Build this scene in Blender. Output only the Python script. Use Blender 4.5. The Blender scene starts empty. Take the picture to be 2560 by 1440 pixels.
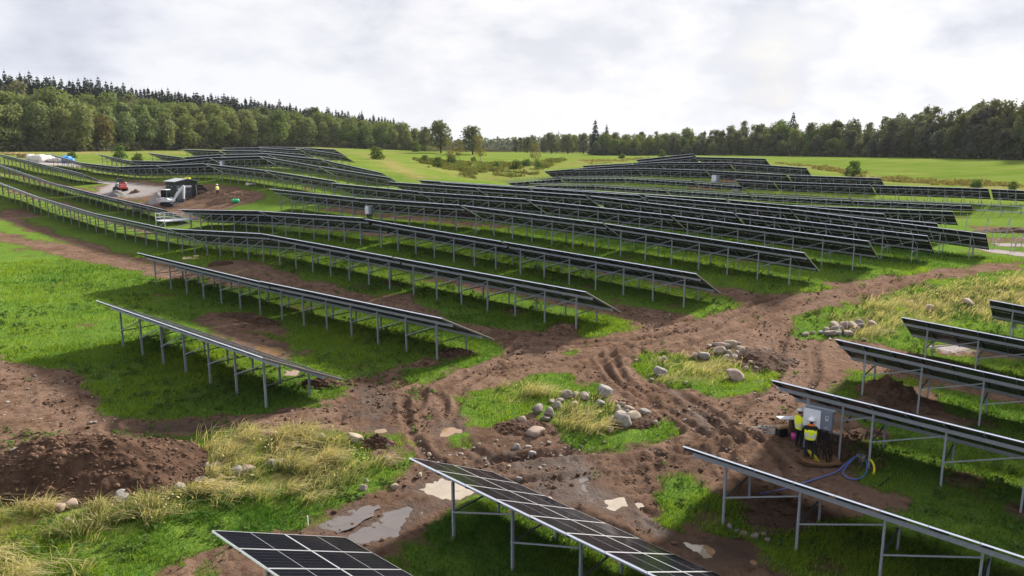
import bpy, bmesh, math, random
import numpy as np
from mathutils import Matrix, Vector

random.seed(11)
RNG = np.random.default_rng(11)
SC = bpy.context.scene
COL = SC.collection
R = math.radians

# ------------------------------------------------------------------ camera, sky, sun, exposure
CZ = 13.0                      # drone height above the datum
F_PX, PITCH, AZ = 1882.9, R(10.5507), R(40.2393)
cam = bpy.data.cameras.new('camera')
cam.sensor_width = 36.0
cam.lens = 36.0 * F_PX / 2560.0
cam.clip_start, cam.clip_end = 0.5, 9000.0
cam_o = bpy.data.objects.new('camera', cam)
COL.objects.link(cam_o)
cam_o.location = (0, 0, CZ)
cam_o.rotation_euler = (R(90) - PITCH, 0, 0)
SC.camera = cam_o
SC.view_settings.view_transform = 'Standard'
SC.view_settings.look = 'None'
SC.view_settings.gamma = 1.0
SC.view_settings.exposure = 1.20
SC.render.engine = 'CYCLES'
SC.cycles.max_bounces = 5
SC.cycles.diffuse_bounces = 2
SC.cycles.glossy_bounces = 2
SC.cycles.transmission_bounces = 2
SC.cycles.transparent_max_bounces = 6

SUN_EL, SUN_AZ = R(31.0), AZ + R(-1.0)      # azimuth clockwise from +Y
sun = bpy.data.lights.new('sun', 'SUN')
sun.energy = 4.6
sun.angle = R(8.0)
sun.color = (1.0, 0.955, 0.88)
sun_o = bpy.data.objects.new('sun', sun)
COL.objects.link(sun_o)
sun_dir = Vector((math.sin(SUN_AZ) * math.cos(SUN_EL), math.cos(SUN_AZ) * math.cos(SUN_EL), math.sin(SUN_EL)))
sun_o.rotation_euler = sun_dir.to_track_quat('Z', 'Y').to_euler()


def nn(nt, typ, **kw):
    n = nt.nodes.new(typ)
    for k, v in kw.items():
        if k == 'inp':
            for a, b in v.items():
                n.inputs[a].default_value = b
        else:
            setattr(n, k, v)
    return n


def lk(nt, a, b):
    nt.links.new(a, b)


def math_node(nt, op, a, b=None, c=None, clamp=False):
    n = nt.nodes.new('ShaderNodeMath')
    n.operation = op
    n.use_clamp = clamp
    for i, x in enumerate((a, b, c)):
        if x is None:
            continue
        if isinstance(x, (int, float)):
            n.inputs[i].default_value = x
        else:
            nt.links.new(x, n.inputs[i])
    return n.outputs[0]


def mix_col(nt, fac, a, b, blend='MIX'):
    n = nt.nodes.new('ShaderNodeMix')
    n.data_type = 'RGBA'
    n.blend_type = blend
    for sock, x in ((n.inputs[0], fac), (n.inputs[6], a), (n.inputs[7], b)):
        if isinstance(x, (int, float)):
            sock.default_value = x
        elif isinstance(x, tuple):
            sock.default_value = x if len(x) == 4 else (*x, 1)
        else:
            nt.links.new(x, sock)
    return n.outputs[2]


def ramp(nt, fac, stops, interp='LINEAR'):
    n = nt.nodes.new('ShaderNodeValToRGB')
    n.color_ramp.interpolation = interp
    e = n.color_ramp.elements
    while len(e) < len(stops):
        e.new(0.5)
    for el, (p, c) in zip(e, stops):
        el.position = p
        el.color = (*c, 1) if isinstance(c, tuple) else (c, c, c, 1)
    nt.links.new(fac, n.inputs[0])
    return n.outputs[0]


world = bpy.data.worlds.new('World')
SC.world = world
world.use_nodes = True
wn = world.node_tree
wn.nodes.clear()
w_out = nn(wn, 'ShaderNodeOutputWorld')
bg = nn(wn, 'ShaderNodeBackground')
bg.inputs[1].default_value = 1.0
lk(wn, bg.outputs[0], w_out.inputs[0])
sky = nn(wn, 'ShaderNodeTexSky', sky_type='NISHITA', sun_disc=False, sun_elevation=SUN_EL,
         sun_rotation=SUN_AZ, altitude=60.0, air_density=1.2, dust_density=2.0, ozone_density=1.0)
skys = nn(wn, 'ShaderNodeVectorMath', operation='SCALE')
lk(wn, sky.outputs[0], skys.inputs[0])
skys.inputs['Scale'].default_value = 0.07
tc = nn(wn, 'ShaderNodeTexCoord')
sep = nn(wn, 'ShaderNodeSeparateXYZ')
lk(wn, tc.outputs['Generated'], sep.inputs[0])
mp = nn(wn, 'ShaderNodeMapping')
mp.inputs['Location'].default_value = (3.35, -1.7, 0.4)
mp.inputs['Scale'].default_value = (1.0, 1.0, 2.1)
lk(wn, tc.outputs['Generated'], mp.inputs[0])
cl1 = nn(wn, 'ShaderNodeTexNoise', inp={'Scale': 4.6, 'Detail': 9.0, 'Roughness': 0.56, 'Distortion': 0.1})
cl2 = nn(wn, 'ShaderNodeTexNoise', inp={'Scale': 1.9, 'Detail': 4.0, 'Roughness': 0.5, 'Distortion': 0.2})
lk(wn, mp.outputs[0], cl1.inputs['Vector'])
lk(wn, mp.outputs[0], cl2.inputs['Vector'])
cs = math_node(wn, 'ADD', math_node(wn, 'MULTIPLY', cl1.outputs[0], 0.62), math_node(wn, 'MULTIPLY', cl2.outputs[0], 0.38))
shade = ramp(wn, cs, [(0.385, (0.60, 0.63, 0.715)), (0.455, (0.76, 0.78, 0.85)), (0.50, (0.88, 0.89, 0.935)), (0.55, (0.99, 0.99, 1.0))])
# clouds are brighter round the veiled sun and duller on the far side of the sky
dotn = nn(wn, 'ShaderNodeVectorMath', operation='DOT_PRODUCT')
lk(wn, tc.outputs['Generated'], dotn.inputs[0])
dotn.inputs[1].default_value = sun_dir
glow = ramp(wn, math_node(wn, 'MULTIPLY_ADD', dotn.outputs['Value'], 0.5, 0.5),
            [(0.0, (0.38, 0.405, 0.46)), (0.45, (0.40, 0.42, 0.455)), (0.63, (0.405, 0.412, 0.43)), (0.85, (0.435, 0.433, 0.437)), (1.0, (0.50, 0.495, 0.49))])
ccol = mix_col(wn, 1.0, shade, glow, 'MULTIPLY')
cover = ramp(wn, cl1.outputs[0], [(0.30, 0.80), (0.42, 1.0)])
lk(wn, mix_col(wn, cover, skys.outputs[0], ccol), bg.inputs[0])


# ------------------------------------------------------------------ the ground plan: rows of tables run along U, face along V
UX = (-math.cos(AZ), math.sin(AZ))
NX = (math.sin(AZ), math.cos(AZ))


def uv(u, v):
    return (u * UX[0] + v * NX[0], u * UX[1] + v * NX[1])


def to_uv(x, y):
    return x * UX[0] + y * UX[1], x * NX[0] + y * NX[1]


def ray(px, py):
    a, b = (px - 1280.0) / F_PX, (py - 720.0) / F_PX
    c, s = math.cos(PITCH), math.sin(PITCH)
    return np.array([a, c - b * s, -s - b * c])


def at_depth(px, py, d):
    q = ray(px, py)
    q = q / q[1] * d
    return q[0], q[1], q[2] + CZ


def on_row(px, py, v):
    q = ray(px, py)
    q = q * v / (q[0] * NX[0] + q[1] * NX[1])
    return q[0], q[1], q[2] + CZ


# row, V of the high edge, U and height (from the lens) of its left end, U and height of its right end
TABLES = [
 ('R1',17.60,47.40,-8.94,29.45,-9.18), ('R2',28.5,66.77,-8.94,47.55,-9.28), ('R2',28.5,47.44,-9.24,29.15,-9.24), 
  ('R3',38.5,139.51,-5.01,121.01,-6.80), ('R3',38.5,158.21,-3.20,139.71,-4.99), ('R3',38.5,120.86,-6.82,102.04,-8.06),
 ('R3',38.5,101.92,-8.08,82.34,-8.70), ('R3',38.5,81.96,-8.69,63.23,-7.88), ('R3',38.5,63.03,-7.89,44.87,-8.38), ('R3',38.5,44.62,-8.39,26.46,-8.88),
 ('R4',48.6,161.96,-4.13,143.46,-6.03), ('R4',48.6,180.66,-2.22,162.16,-4.11), ('R4',48.6,143.09,-6.02,122.55,-7.35), ('R4',48.6,122.26,-7.34,104.41,-8.37),
 ('R4',48.6,99.90,-8.16,80.38,-7.29), ('R4',48.6,80.13,-7.30,61.10,-6.98), ('R4',48.6,60.47,-7.07,42.36,-7.90), ('R4',48.6,42.11,-7.91,24.00,-8.75),
 ('R5',58.7,177.52,-3.48,159.02,-4.85), ('R5',58.7,196.22,-2.09,177.72,-3.47), ('R5',58.7,214.92,-0.71,196.42,-2.08), ('R5',58.7,93.79,-5.61,75.21,-6.00),
 ('R5',58.7,75.13,-6.05,57.10,-6.07), ('R5',58.7,56.68,-6.09,38.69,-6.85), ('R5',58.7,38.42,-6.87,20.02,-7.96), ('R6',69.2,207.28,-1.27,187.73,-3.25),
 ('R6',69.2,187.51,-3.29,168.75,-3.94), ('R6',69.2,168.55,-3.94,150.14,-3.37), ('R6',69.2,149.63,-3.37,131.34,-2.78), ('R6',69.2,130.63,-2.81,112.02,-3.60),
 ('R6',69.2,111.66,-3.59,93.53,-4.79), ('R6',68.2,92.50,-5.08,74.08,-5.63), ('R6',68.2,73.85,-5.68,55.64,-5.84), ('R6',68.2,55.22,-5.91,36.88,-6.64),
 ('R6',68.2,36.61,-6.66,17.98,-7.78), ('R7',79.9,205.48,-1.46,186.96,-3.01), ('R7',79.9,186.53,-3.01,168.00,-2.94), ('R7',79.9,167.64,-3.02,149.66,-1.98),
 ('R7',79.9,149.01,-2.00,130.70,-1.55), ('R7',79.9,130.29,-1.55,112.17,-3.14), ('R7',79.9,111.76,-3.14,93.25,-4.62), ('R7',77.5,90.57,-5.16,72.27,-5.46),
 ('R7',77.5,72.02,-5.47,53.71,-5.77), ('R7',77.5,52.86,-5.82,34.26,-6.89), ('R7',77.5,34.01,-6.90,15.40,-7.96), ('R8',90.7,201.37,-1.26,183.24,-2.24),
 ('R8',90.7,182.43,-2.28,164.71,-1.51), ('R8',90.7,163.82,-1.50,145.36,-1.23), ('R8',90.7,144.90,-1.23,126.30,-2.19), ('R8',90.7,125.91,-2.22,108.14,-4.43),
 ('R8',86.4,88.30,-5.45,69.94,-5.76), ('R8',86.4,69.69,-5.76,51.32,-6.07), ('R8',86.4,50.48,-6.13,31.49,-6.86), ('R8',86.4,31.21,-6.89,12.05,-8.30),
 ('R9',101.9,205.06,-0.40,185.71,-0.68), ('R9',101.9,184.91,-0.68,166.55,-0.73), ('R9',101.9,166.20,-0.73,148.00,-1.49), ('R9',95.0,103.01,-5.77,83.25,-6.08),
 ('R9',95.0,83.00,-6.08,63.23,-6.39), ('R9',95.0,62.98,-6.39,43.22,-6.70), ('R9',95.0,42.79,-6.75,23.61,-7.56), ('R9',95.0,23.35,-8.08,18.06,-8.30),
 ('R10',113.4,204.36,-0.08,185.06,0.03), ('R10',113.4,184.86,0.03,166.67,-0.47), ('R10',113.4,166.81,-0.07,149.39,-1.57), ('R10',108.0,39.11,-8.05,34.62,-7.98),
 ('R10',108.0,34.34,-7.99,18.93,-7.83), ('R11',125.1,204.23,0.27,186.12,0.14), ('R11',125.1,185.35,0.14,167.81,-0.39), ('M1',141.9,115.04,-8.29,97.62,-7.96),
 ('M1',141.9,97.40,-7.95,79.12,-8.32), ('M1',141.9,78.84,-8.31,60.38,-8.65), ('M1',141.9,60.06,-8.68,41.50,-8.82), ('M1',141.9,41.30,-8.82,22.56,-8.80),
 ('M2',152.8,132.51,-8.65,115.22,-7.18), ('M2',152.8,114.85,-7.07,96.63,-6.54), ('M2',152.8,96.30,-6.53,77.96,-7.01), ('M2',152.8,77.58,-7.05,66.98,-7.43),
 ('N1',152.8,67.55,-6.61,59.65,-6.80), ('N1',152.8,59.32,-6.79,40.79,-6.86), ('N1',152.8,40.58,-6.86,21.78,-6.89), ('N1',152.8,21.42,-6.95,16.63,-7.05),
 ('T4',163.7,117.28,-5.66,98.82,-4.94), ('T4',163.7,98.48,-4.93,79.99,-5.08), ('T4',163.7,79.58,-5.16,60.93,-5.66), ('T4',163.7,60.58,-5.74,41.94,-5.95),
 ('T3',174.8,135.75,-6.70,117.17,-5.14), ('T3',174.8,116.91,-5.14,98.66,-3.73), ('T3',174.8,98.08,-3.72,79.45,-3.45), ('T3',174.8,79.14,-3.49,60.62,-4.42),
 ('T2',186.0,130.22,-5.21,113.24,-4.23), ('T2',186.0,112.98,-4.17,94.39,-2.26), ('T2',186.0,93.46,-2.36,74.80,-2.61), ('T1',197.1,118.52,-3.47,100.06,-1.62),
 ('B0',9.0,18.09,-10.02,-0.40,-10.64), ('B1',16.1,18.19,-10.31,-0.27,-11.59), ('B2',23.4,11.78,-10.48,-6.70,-11.33), ('Q1',31.0,11.58,-9.81,-6.90,-10.68),
 ('Q1',31.0,-7.20,-10.68,-25.40,-11.55), ('Q2',39.5,11.60,-9.67,-6.86,-10.90), ('Q2',39.5,-7.16,-10.90,-25.36,-12.10), ('Q3',48.5,10.59,-9.92,-7.87,-11.11),
 ('Q3',48.5,-8.17,-11.11,-26.37,-12.29), ('Q4',57.5,7.41,-9.84,-11.02,-11.48), ('Q4',57.5,-11.32,-11.48,-29.52,-13.09),
]
TABLES = [(k, v, ua, za + (0.4 if k[0] == 'M' else 0), ub, zb + (0.4 if k[0] == 'M' else 0)) for k, v, ua, za, ub, zb in TABLES]
H_EDGE, TILT, W_TAB = 2.85, R(25.3), 4.79

# ------------------------------------------------------------------ terrain
ctrl = []
for k, v, ua, za, ub, zb in TABLES:
    for t in (0.03, 0.5, 0.97):
        u = ua + (ub - ua) * t
        ctrl.append((*uv(u, v + 1.6), za + (zb - za) * t + CZ - H_EDGE))
for px, py, d in [(-300, 383, 235), (0, 380, 255), (230, 379, 285), (460, 378, 310), (660, 379, 335), (860, 378, 350), (1000, 379, 365), (1100, 381, 372),
                  (870, 392, 262), (980, 398, 235), (1300, 386, 400), (1450, 391, 395), (1200, 381, 440), (1600, 394, 350), (1750, 394, 340), (1150, 420, 235), (1060, 415, 215), (1250, 432, 228),
                  (1340, 412, 275), (1480, 403, 300), (1300, 455, 190), (930, 400, 212), (1000, 430, 160), (1040, 446, 150), (1180, 447, 170), (1950, 395, 330), (2150, 397, 292), (2350, 400, 262), (2560, 404, 236),
                  (2750, 408, 215), (2000, 413, 262), (2200, 430, 225), (2400, 425, 222), (2560, 430, 208), (2560, 452, 190), (2300, 452, 198), (2700, 440, 185), (2750, 520, 120)]:
    ctrl.append(at_depth(px, py, d))
for px, d, g in [(0, 335, 8.5), (300, 372, 8), (600, 422, 5), (900, 482, 0), (1060, 510, -3), (-300, 330, 8), (0, 450, 12), (600, 520, 8), (1000, 620, 1), (-300, 450, 14),
                 (1200, 600, -3), (1350, 600, -3), (1500, 520, -4), (2000, 470, -3), (2300, 390, -2.5), (2600, 340, -2), (2900, 300, -2), (1280, 900, -3), (1280, 1500, 0), (400, 1500, 4), (2300, 1500, 2),
                 (1700, 700, -2), (2200, 700, 0)]:
    x, y, z = at_depth(px, 369, d)
    ctrl.append((x, y, g + CZ))
for x, y, g in [(0, 0, -12.9), (-10, 12, -12.7), (-15, 20, -12.3), (10, 5, -13.3), (-30, 10, -12.3), (0, -30, -13), (-60, -40, -12), (60, -40, -14), (30, 0, -14), (-45, 30, -11.2), (-60, 45, -10.3),
                (200, 0, -14), (-200, 0, -8), (0, -300, -13), (300, -300, -14), (-300, -300, -9), (400, 200, -8), (-400, 200, 4), (900, 0, -8), (-900, 0, 0), (0, -1500, -10), (1500, 900, 0), (-1500, 900, 8),
                (-90, 60, -6.5), (-110, 80, -4.2)]:
    ctrl.append((x, y, g + CZ))
CT = np.array(ctrl)

GR = np.concatenate([[0.5], np.geomspace(4, 3500, 210)])
GT = np.radians(np.arange(-180, 181, 1.5))


def _regress(X, Y):
    out = np.empty(len(X))
    for s in range(0, len(X), 4000):
        x, y = X[s:s + 4000], Y[s:s + 4000]
        h = 4.5 + 0.05 * np.hypot(x, y)
        dx = CT[None, :, 0] - x[:, None]
        dy = CT[None, :, 1] - y[:, None]
        d2 = (dx * dx + dy * dy) / (h * h)[:, None]
        w = 1.0 / (1.0 + d2) ** 3 + 1e-9
        dx /= h[:, None]; dy /= h[:, None]
        z = CT[None, :, 2]
        A = np.empty((len(x), 3, 3)); b = np.empty((len(x), 3))
        sw = w.sum(1)
        A[:, 0, 0] = sw; A[:, 0, 1] = A[:, 1, 0] = (w * dx).sum(1); A[:, 0, 2] = A[:, 2, 0] = (w * dy).sum(1)
        A[:, 1, 1] = (w * dx * dx).sum(1) + 0.35 * sw; A[:, 2, 2] = (w * dy * dy).sum(1) + 0.35 * sw
        A[:, 1, 2] = A[:, 2, 1] = (w * dx * dy).sum(1)
        b[:, 0] = (w * z).sum(1); b[:, 1] = (w * dx * z).sum(1); b[:, 2] = (w * dy * z).sum(1)
        out[s:s + 4000] = np.linalg.solve(A, b[:, :, None])[:, 0, 0]
    return out


_gr, _gt = np.meshgrid(GR, GT, indexing='ij')
GZ = _regress((_gr * np.sin(_gt)).ravel(), (_gr * np.cos(_gt)).ravel()).reshape(_gr.shape)


def hgt(x, y):
    x = np.asarray(x, float); y = np.asarray(y, float)
    r = np.clip(np.hypot(x, y), 0.6, 3490)
    t = np.arctan2(x, y)
    i = np.clip(np.searchsorted(GR, r) - 1, 0, len(GR) - 2)
    a = (r - GR[i]) / (GR[i + 1] - GR[i])
    tj = (t + math.pi) / R(1.5)
    j = np.clip(tj.astype(int), 0, len(GT) - 2)
    b = tj - j
    return ((GZ[i, j] * (1 - a) + GZ[i + 1, j] * a) * (1 - b) + (GZ[i, j + 1] * (1 - a) + GZ[i + 1, j + 1] * a) * b)


def px2g(px, py):
    q = ray(px, py)
    t = np.geomspace(8, 1500, 900)
    d = CZ + q[2] * t - hgt(q[0] * t, q[1] * t)
    k = np.argmax(d < 0)
    if d[k] >= 0:
        k = len(t) - 1
    lo, hi = t[max(k - 1, 0)], t[k]
    for _ in range(24):
        m = 0.5 * (lo + hi)
        if CZ + q[2] * m - hgt(q[0] * m, q[1] * m) < 0:
            hi = m
        else:
            lo = m
    return float(q[0] * hi), float(q[1] * hi)


def g3(px, py, dz=0.0):
    x, y = px2g(px, py)
    return Vector((x, y, float(hgt(x, y)) + dz))


# ------------------------------------------------------------------ noise and masks
def _hash(ix, iy, seed):
    h = (ix.astype(np.int64) * 374761393 + iy.astype(np.int64) * 668265263 + seed * 974711) & 0xFFFFFFFF
    h = ((h ^ (h >> 13)) * 1274126177) & 0xFFFFFFFF
    return ((h ^ (h >> 16)) & 0xFFFFFF) / float(0xFFFFFF)


def vnoise(x, y, seed=0):
    ix = np.floor(x); iy = np.floor(y)
    fx = x - ix; fy = y - iy
    fx = fx * fx * (3 - 2 * fx); fy = fy * fy * (3 - 2 * fy)
    a = _hash(ix, iy, seed); b = _hash(ix + 1, iy, seed); c = _hash(ix, iy + 1, seed); d = _hash(ix + 1, iy + 1, seed)
    return (a * (1 - fx) + b * fx) * (1 - fy) + (c * (1 - fx) + d * fx) * fy


def fbm(x, y, seed=0, oct=4):
    s = 0; a = 0.5
    for o in range(oct):
        s = s + a * (vnoise(x, y, seed + o * 17) - 0.5)
        x = x * 2.03 + 5.1; y = y * 2.03 - 3.7; a *= 0.5
    return s * 2


def sdist(poly, X, Y):
    """signed distance to a polygon, negative inside"""
    P = np.asarray(poly)
    d2 = np.full(X.shape, 1e12)
    ins = np.zeros(X.shape, bool)
    for (x0, y0), (x1, y1) in zip(P, np.roll(P, -1, 0)):
        ex, ey = x1 - x0, y1 - y0
        wx, wy = X - x0, Y - y0
        t = np.clip((wx * ex + wy * ey) / (ex * ex + ey * ey + 1e-12), 0, 1)
        d2 = np.minimum(d2, (wx - ex * t) ** 2 + (wy - ey * t) ** 2)
        if y0 != y1:
            c = ((y0 > Y) != (y1 > Y)) & (X < ex * (Y - y0) / ey + x0)
            ins ^= c
    return np.sqrt(d2) * np.where(ins, -1, 1)


def pxpoly(pts):
    return [px2g(*p) for p in pts]


def wide(pts, w):
    """a strip of width w along a world polyline, as a polygon"""
    P = np.array(pts, float)
    T = np.gradient(P, axis=0)
    T /= np.linalg.norm(T, axis=1)[:, None] + 1e-9
    N = np.stack([-T[:, 1], T[:, 0]], 1)
    return list(map(tuple, P + N * w / 2)) + list(map(tuple, (P - N * w / 2)[::-1]))
MUD = [pxpoly(p) for p in [
    [(2560, 650), (2300, 683), (2235, 688), (2200, 697), (2120, 702), (2062, 704), (2075, 716), (2068, 724), (2020, 733), (1920, 739), (1850, 742), (1815, 737), (1838, 755), (1842, 770), (1805, 786), (1755, 795), (1705, 785), (1640, 778), (1590, 766), (1535, 750), (1520, 762), (1555, 787), (1572, 802), (1575, 820), (1505, 838), (1460, 842), (1440, 823), (1400, 809), (1355, 827), (1280, 829), (1200, 816), (1120, 800), (1065, 776), (1030, 752), (1040, 737), (940, 735), (790, 702), (700, 672), (640, 655), (560, 650), (520, 665), (600, 690), (700, 715), (860, 755), (1000, 790), (1120, 815), (1234, 850), (1255, 872), (1245, 900), (1150, 918), (1115, 946), (1050, 953), (1008, 940), (1000, 918), (977, 925), (865, 938), (862, 950), (865, 965), (840, 986), (757, 1019), (640, 1038), (560, 1032), (380, 1052), (290, 1042), (250, 985), (190, 945), (110, 912), (0, 893), (-150, 880), (-200, 1230), (0, 1235), (490, 1175), (430, 1097), (560, 1087), (740, 1073), (860, 1086), (930, 1076), (1000, 1081), (1055, 1105), (1035, 1135), (1010, 1190), (960, 1228), (900, 1262), (840, 1278), (760, 1312), (620, 1332), (560, 1345), (430, 1400), (330, 1460), (500, 1700), (1000, 1560), (985, 1440), (975, 1395), (1030, 1348), (1065, 1313), (1207, 1243), (1290, 1270), (1420, 1330), (1560, 1390), (1700, 1440), (1850, 1500), (2000, 1470), (1905, 1400), (1860, 1370), (1780, 1342), (1742, 1328), (1702, 1314), (1676, 1291), (1650, 1255), (1631, 1206), (1663, 1186), (1690, 1173), (1730, 1182), (1755, 1210), (1820, 1243), (1850, 1270), (1900, 1325), (2010, 1325), (2060, 1290), (2130, 1290), (2240, 1250), (2180, 1215), (2135, 1180), (2120, 1130), (2130, 1080), (2110, 1050), (2080, 1020), (2065, 990), (2062, 977), (2093, 950), (2118, 936), (2160, 932), (2200, 938), (2330, 960), (2560, 1010), (2560, 960), (2440, 925), (2300, 890), (2200, 862), (2110, 852), (2060, 851), (2000, 844), (1968, 832), (1964, 815), (1972, 800), (2010, 784), (2090, 764), (2200, 734), (2330, 704), (2420, 689), (2560, 668)],
    [(-150, 545), (0, 580), (100, 601), (250, 627), (340, 652), (395, 662), (480, 672), (560, 690), (640, 712), (600, 718), (500, 698), (390, 692), (300, 671), (200, 650), (100, 625), (0, 604), (-150, 580)],
    [(490, 800), (520, 784), (600, 789), (700, 810), (742, 830), (712, 842), (640, 832), (720, 868), (718, 892), (650, 893), (560, 852), (520, 822)],
    [(700, 925), (738, 922), (745, 938), (712, 940)],
    [(240, 466), (330, 450), (400, 458), (480, 458), (560, 463), (640, 478), (662, 490), (615, 510), (560, 523), (450, 527), (400, 521), (330, 497), (250, 480)],
    [(2180, 955), (2320, 962), (2340, 1025), (2460, 1070), (2400, 1080), (2150, 1020)],
    [(2225, 1255), (2270, 1240), (2290, 1265), (2250, 1275)], [(2515, 1265), (2570, 1262), (2580, 1300), (2530, 1300)],
    [(2330, 872), (2560, 880), (2560, 905), (2350, 890)],
    [(2440, 567), (2600, 571), (2600, 584), (2470, 579)], [(2465, 591), (2620, 596), (2620, 608), (2480, 603)],
    [(1722, 462), (1800, 463), (1815, 474), (1730, 473)], [(1790, 447), (1845, 450), (1840, 457), (1800, 456)],
    [(1085, 893), (1150, 880), (1170, 885), (1120, 905)],
    [(860, 1085), (915, 1095), (980, 1110), (1000, 1130), (965, 1150), (940, 1130), (890, 1110)],
    [(0, 520), (60, 525), (100, 540), (40, 545), (0, 540)],
]]
MUD += [wide([uv(u, 45.0) for u in range(26, 50, 4)], 2.6), wide([uv(u, 55.3) for u in range(60, 190, 8)], 2.4),
        wide([uv(u, 45.6) for u in range(74, 160, 8)], 2.0), wide([uv(u, 34.6) for u in range(60, 130, 8)], 1.6),
        wide([uv(u, 55.0) for u in range(22, 40, 4)], 1.6), wide([uv(u, 64.6) for u in range(56, 96, 8)], 2.6)]
ISLES = [pxpoly(p) for p in [
    [(1565, 910), (1600, 885), (1680, 878), (1720, 885), (1800, 872), (1850, 890), (1870, 912), (1900, 930), (1945, 940), (1938, 962), (1880, 985), (1800, 1000), (1740, 985), (1680, 966), (1620, 946), (1580, 926)],
    [(1150, 1000), (1170, 980), (1260, 960), (1340, 932), (1400, 938), (1440, 962), (1490, 965), (1500, 1000), (1540, 1050), (1600, 1060), (1660, 1060), (1672, 1075), (1620, 1106), (1560, 1126), (1480, 1131), (1420, 1120), (1385, 1090), (1330, 1040), (1300, 1060), (1250, 1080), (1180, 1060), (1150, 1030)],
    [(1370, 880), (1440, 872), (1480, 882), (1430, 892)], [(1115, 1085), (1150, 1090), (1160, 1115), (1130, 1115)]]]
DRY = [(pxpoly(p), a) for p, a in [
    ([(-250, 1300), (0, 1248), (120, 1258), (250, 1238), (330, 1220), (420, 1180), (520, 1140), (590, 1097), (760, 1085), (820, 1105), (890, 1160), (860, 1225), (760, 1240), (640, 1240), (520, 1250), (400, 1290), (250, 1330), (100, 1345), (-150, 1440)], 0.85),
    ([(0, 1380), (150, 1400), (200, 1440), (0, 1500)], 0.7),
    ([(1630, 912), (1680, 888), (1740, 893), (1850, 885), (1868, 905), (1845, 935), (1760, 945), (1680, 945)], 0.95),
    ([(1400, 985), (1470, 1000), (1520, 1030), (1505, 1070), (1420, 1065)], 0.65), ([(1250, 975), (1300, 965), (1330, 985), (1270, 1000)], 0.4),
    ([(2095, 800), (2160, 768), (2250, 742), (2400, 712), (2600, 690), (2600, 790), (2470, 800), (2400, 790), (2280, 805), (2200, 832), (2150, 850), (2110, 845)], 0.95),
    ([(900, 386), (960, 394), (1020, 420), (1070, 440), (1180, 452), (1250, 457), (1330, 438), (1240, 445), (1150, 450), (1040, 448), (985, 430), (940, 402)], 0.9),
    ([(1030, 396), (1100, 405), (1200, 415), (1360, 405), (1345, 440), (1250, 452), (1130, 440), (1060, 420)], 0.45),
    ([(1920, 405), (2100, 420), (2200, 440), (2400, 450), (2600, 470), (2600, 482), (2400, 467), (2200, 454), (2100, 434), (2000, 416)], 0.75),
    ([(1450, 399), (1600, 396), (1720, 392), (1600, 402), (1500, 410), (1380, 420)], 0.6),
    ([(-200, 384), (0, 380.5), (300, 380), (470, 379.5), (470, 383), (200, 385), (0, 386), (-200, 390)], 0.85),
    ([(860, 380.5), (1000, 381.5), (1100, 383), (1000, 385), (870, 385)], 0.5),
]]
DRY += [([((px_ - 1280.0) / F_PX * (d_ + o_) / math.cos(PITCH), d_ + o_) for o_, seq in ((-9, ((-420, 232), (-60, 250), (300, 292), (700, 372), (1000, 425))), (-2, ((1000, 425), (700, 372), (300, 292), (-60, 250), (-420, 232)))) for px_, d_ in seq], 1.0)]
GRAVEL = [pxpoly(p) for p in [
    [(200, 436), (260, 452), (335, 458), (400, 470), (402, 480), (360, 492), (300, 492), (240, 480), (262, 468), (270, 462)],
    [(2440, 619), (2500, 625), (2560, 632), (2750, 650), (2750, 664), (2560, 640), (2490, 631)],
    [(2470, 606), (2600, 610), (2600, 618), (2500, 614)], [(2320, 865), (2380, 862), (2420, 872), (2360, 880)],
    [(30, 398), (120, 402), (240, 412), (200, 418), (60, 408)],
]]
WET = [pxpoly(p) for p in [
    [(1690, 985), (1730, 1005), (1790, 1060), (1800, 1120), (1770, 1130), (1740, 1070)],
    [(1440, 1170), (1480, 1160), (1500, 1240), (1560, 1270), (1640, 1310), (1740, 1350), (1800, 1420), (1700, 1370), (1600, 1320), (1500, 1280), (1400, 1250), (1280, 1220), (1300, 1190)],
    [(860, 950), (960, 960), (1000, 1030), (930, 1060), (880, 1010)], [(320, 1060), (520, 1050), (560, 1070), (360, 1085)],
    [(760, 1340), (1030, 1260), (1230, 1190), (1300, 1220), (1060, 1310), (900, 1360)],
    [(1080, 1060), (1150, 1060), (1280, 1160), (1240, 1190), (1160, 1140)],
    [(1280, 1130), (1500, 1140), (1480, 1190), (1280, 1180)],
]]
WET += [(pxpoly([(560, 1340), (760, 1300), (960, 1215), (1030, 1090), (1060, 1000), (1240, 1090), (1500, 1130), (1680, 1100), (1700, 1010), (1830, 1090), (1780, 1180), (1640, 1200), (1680, 1290), (1900, 1400), (1900, 1500), (1500, 1400), (1250, 1260), (1080, 1320), (960, 1440), (500, 1500)]), 0.45)]
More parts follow.
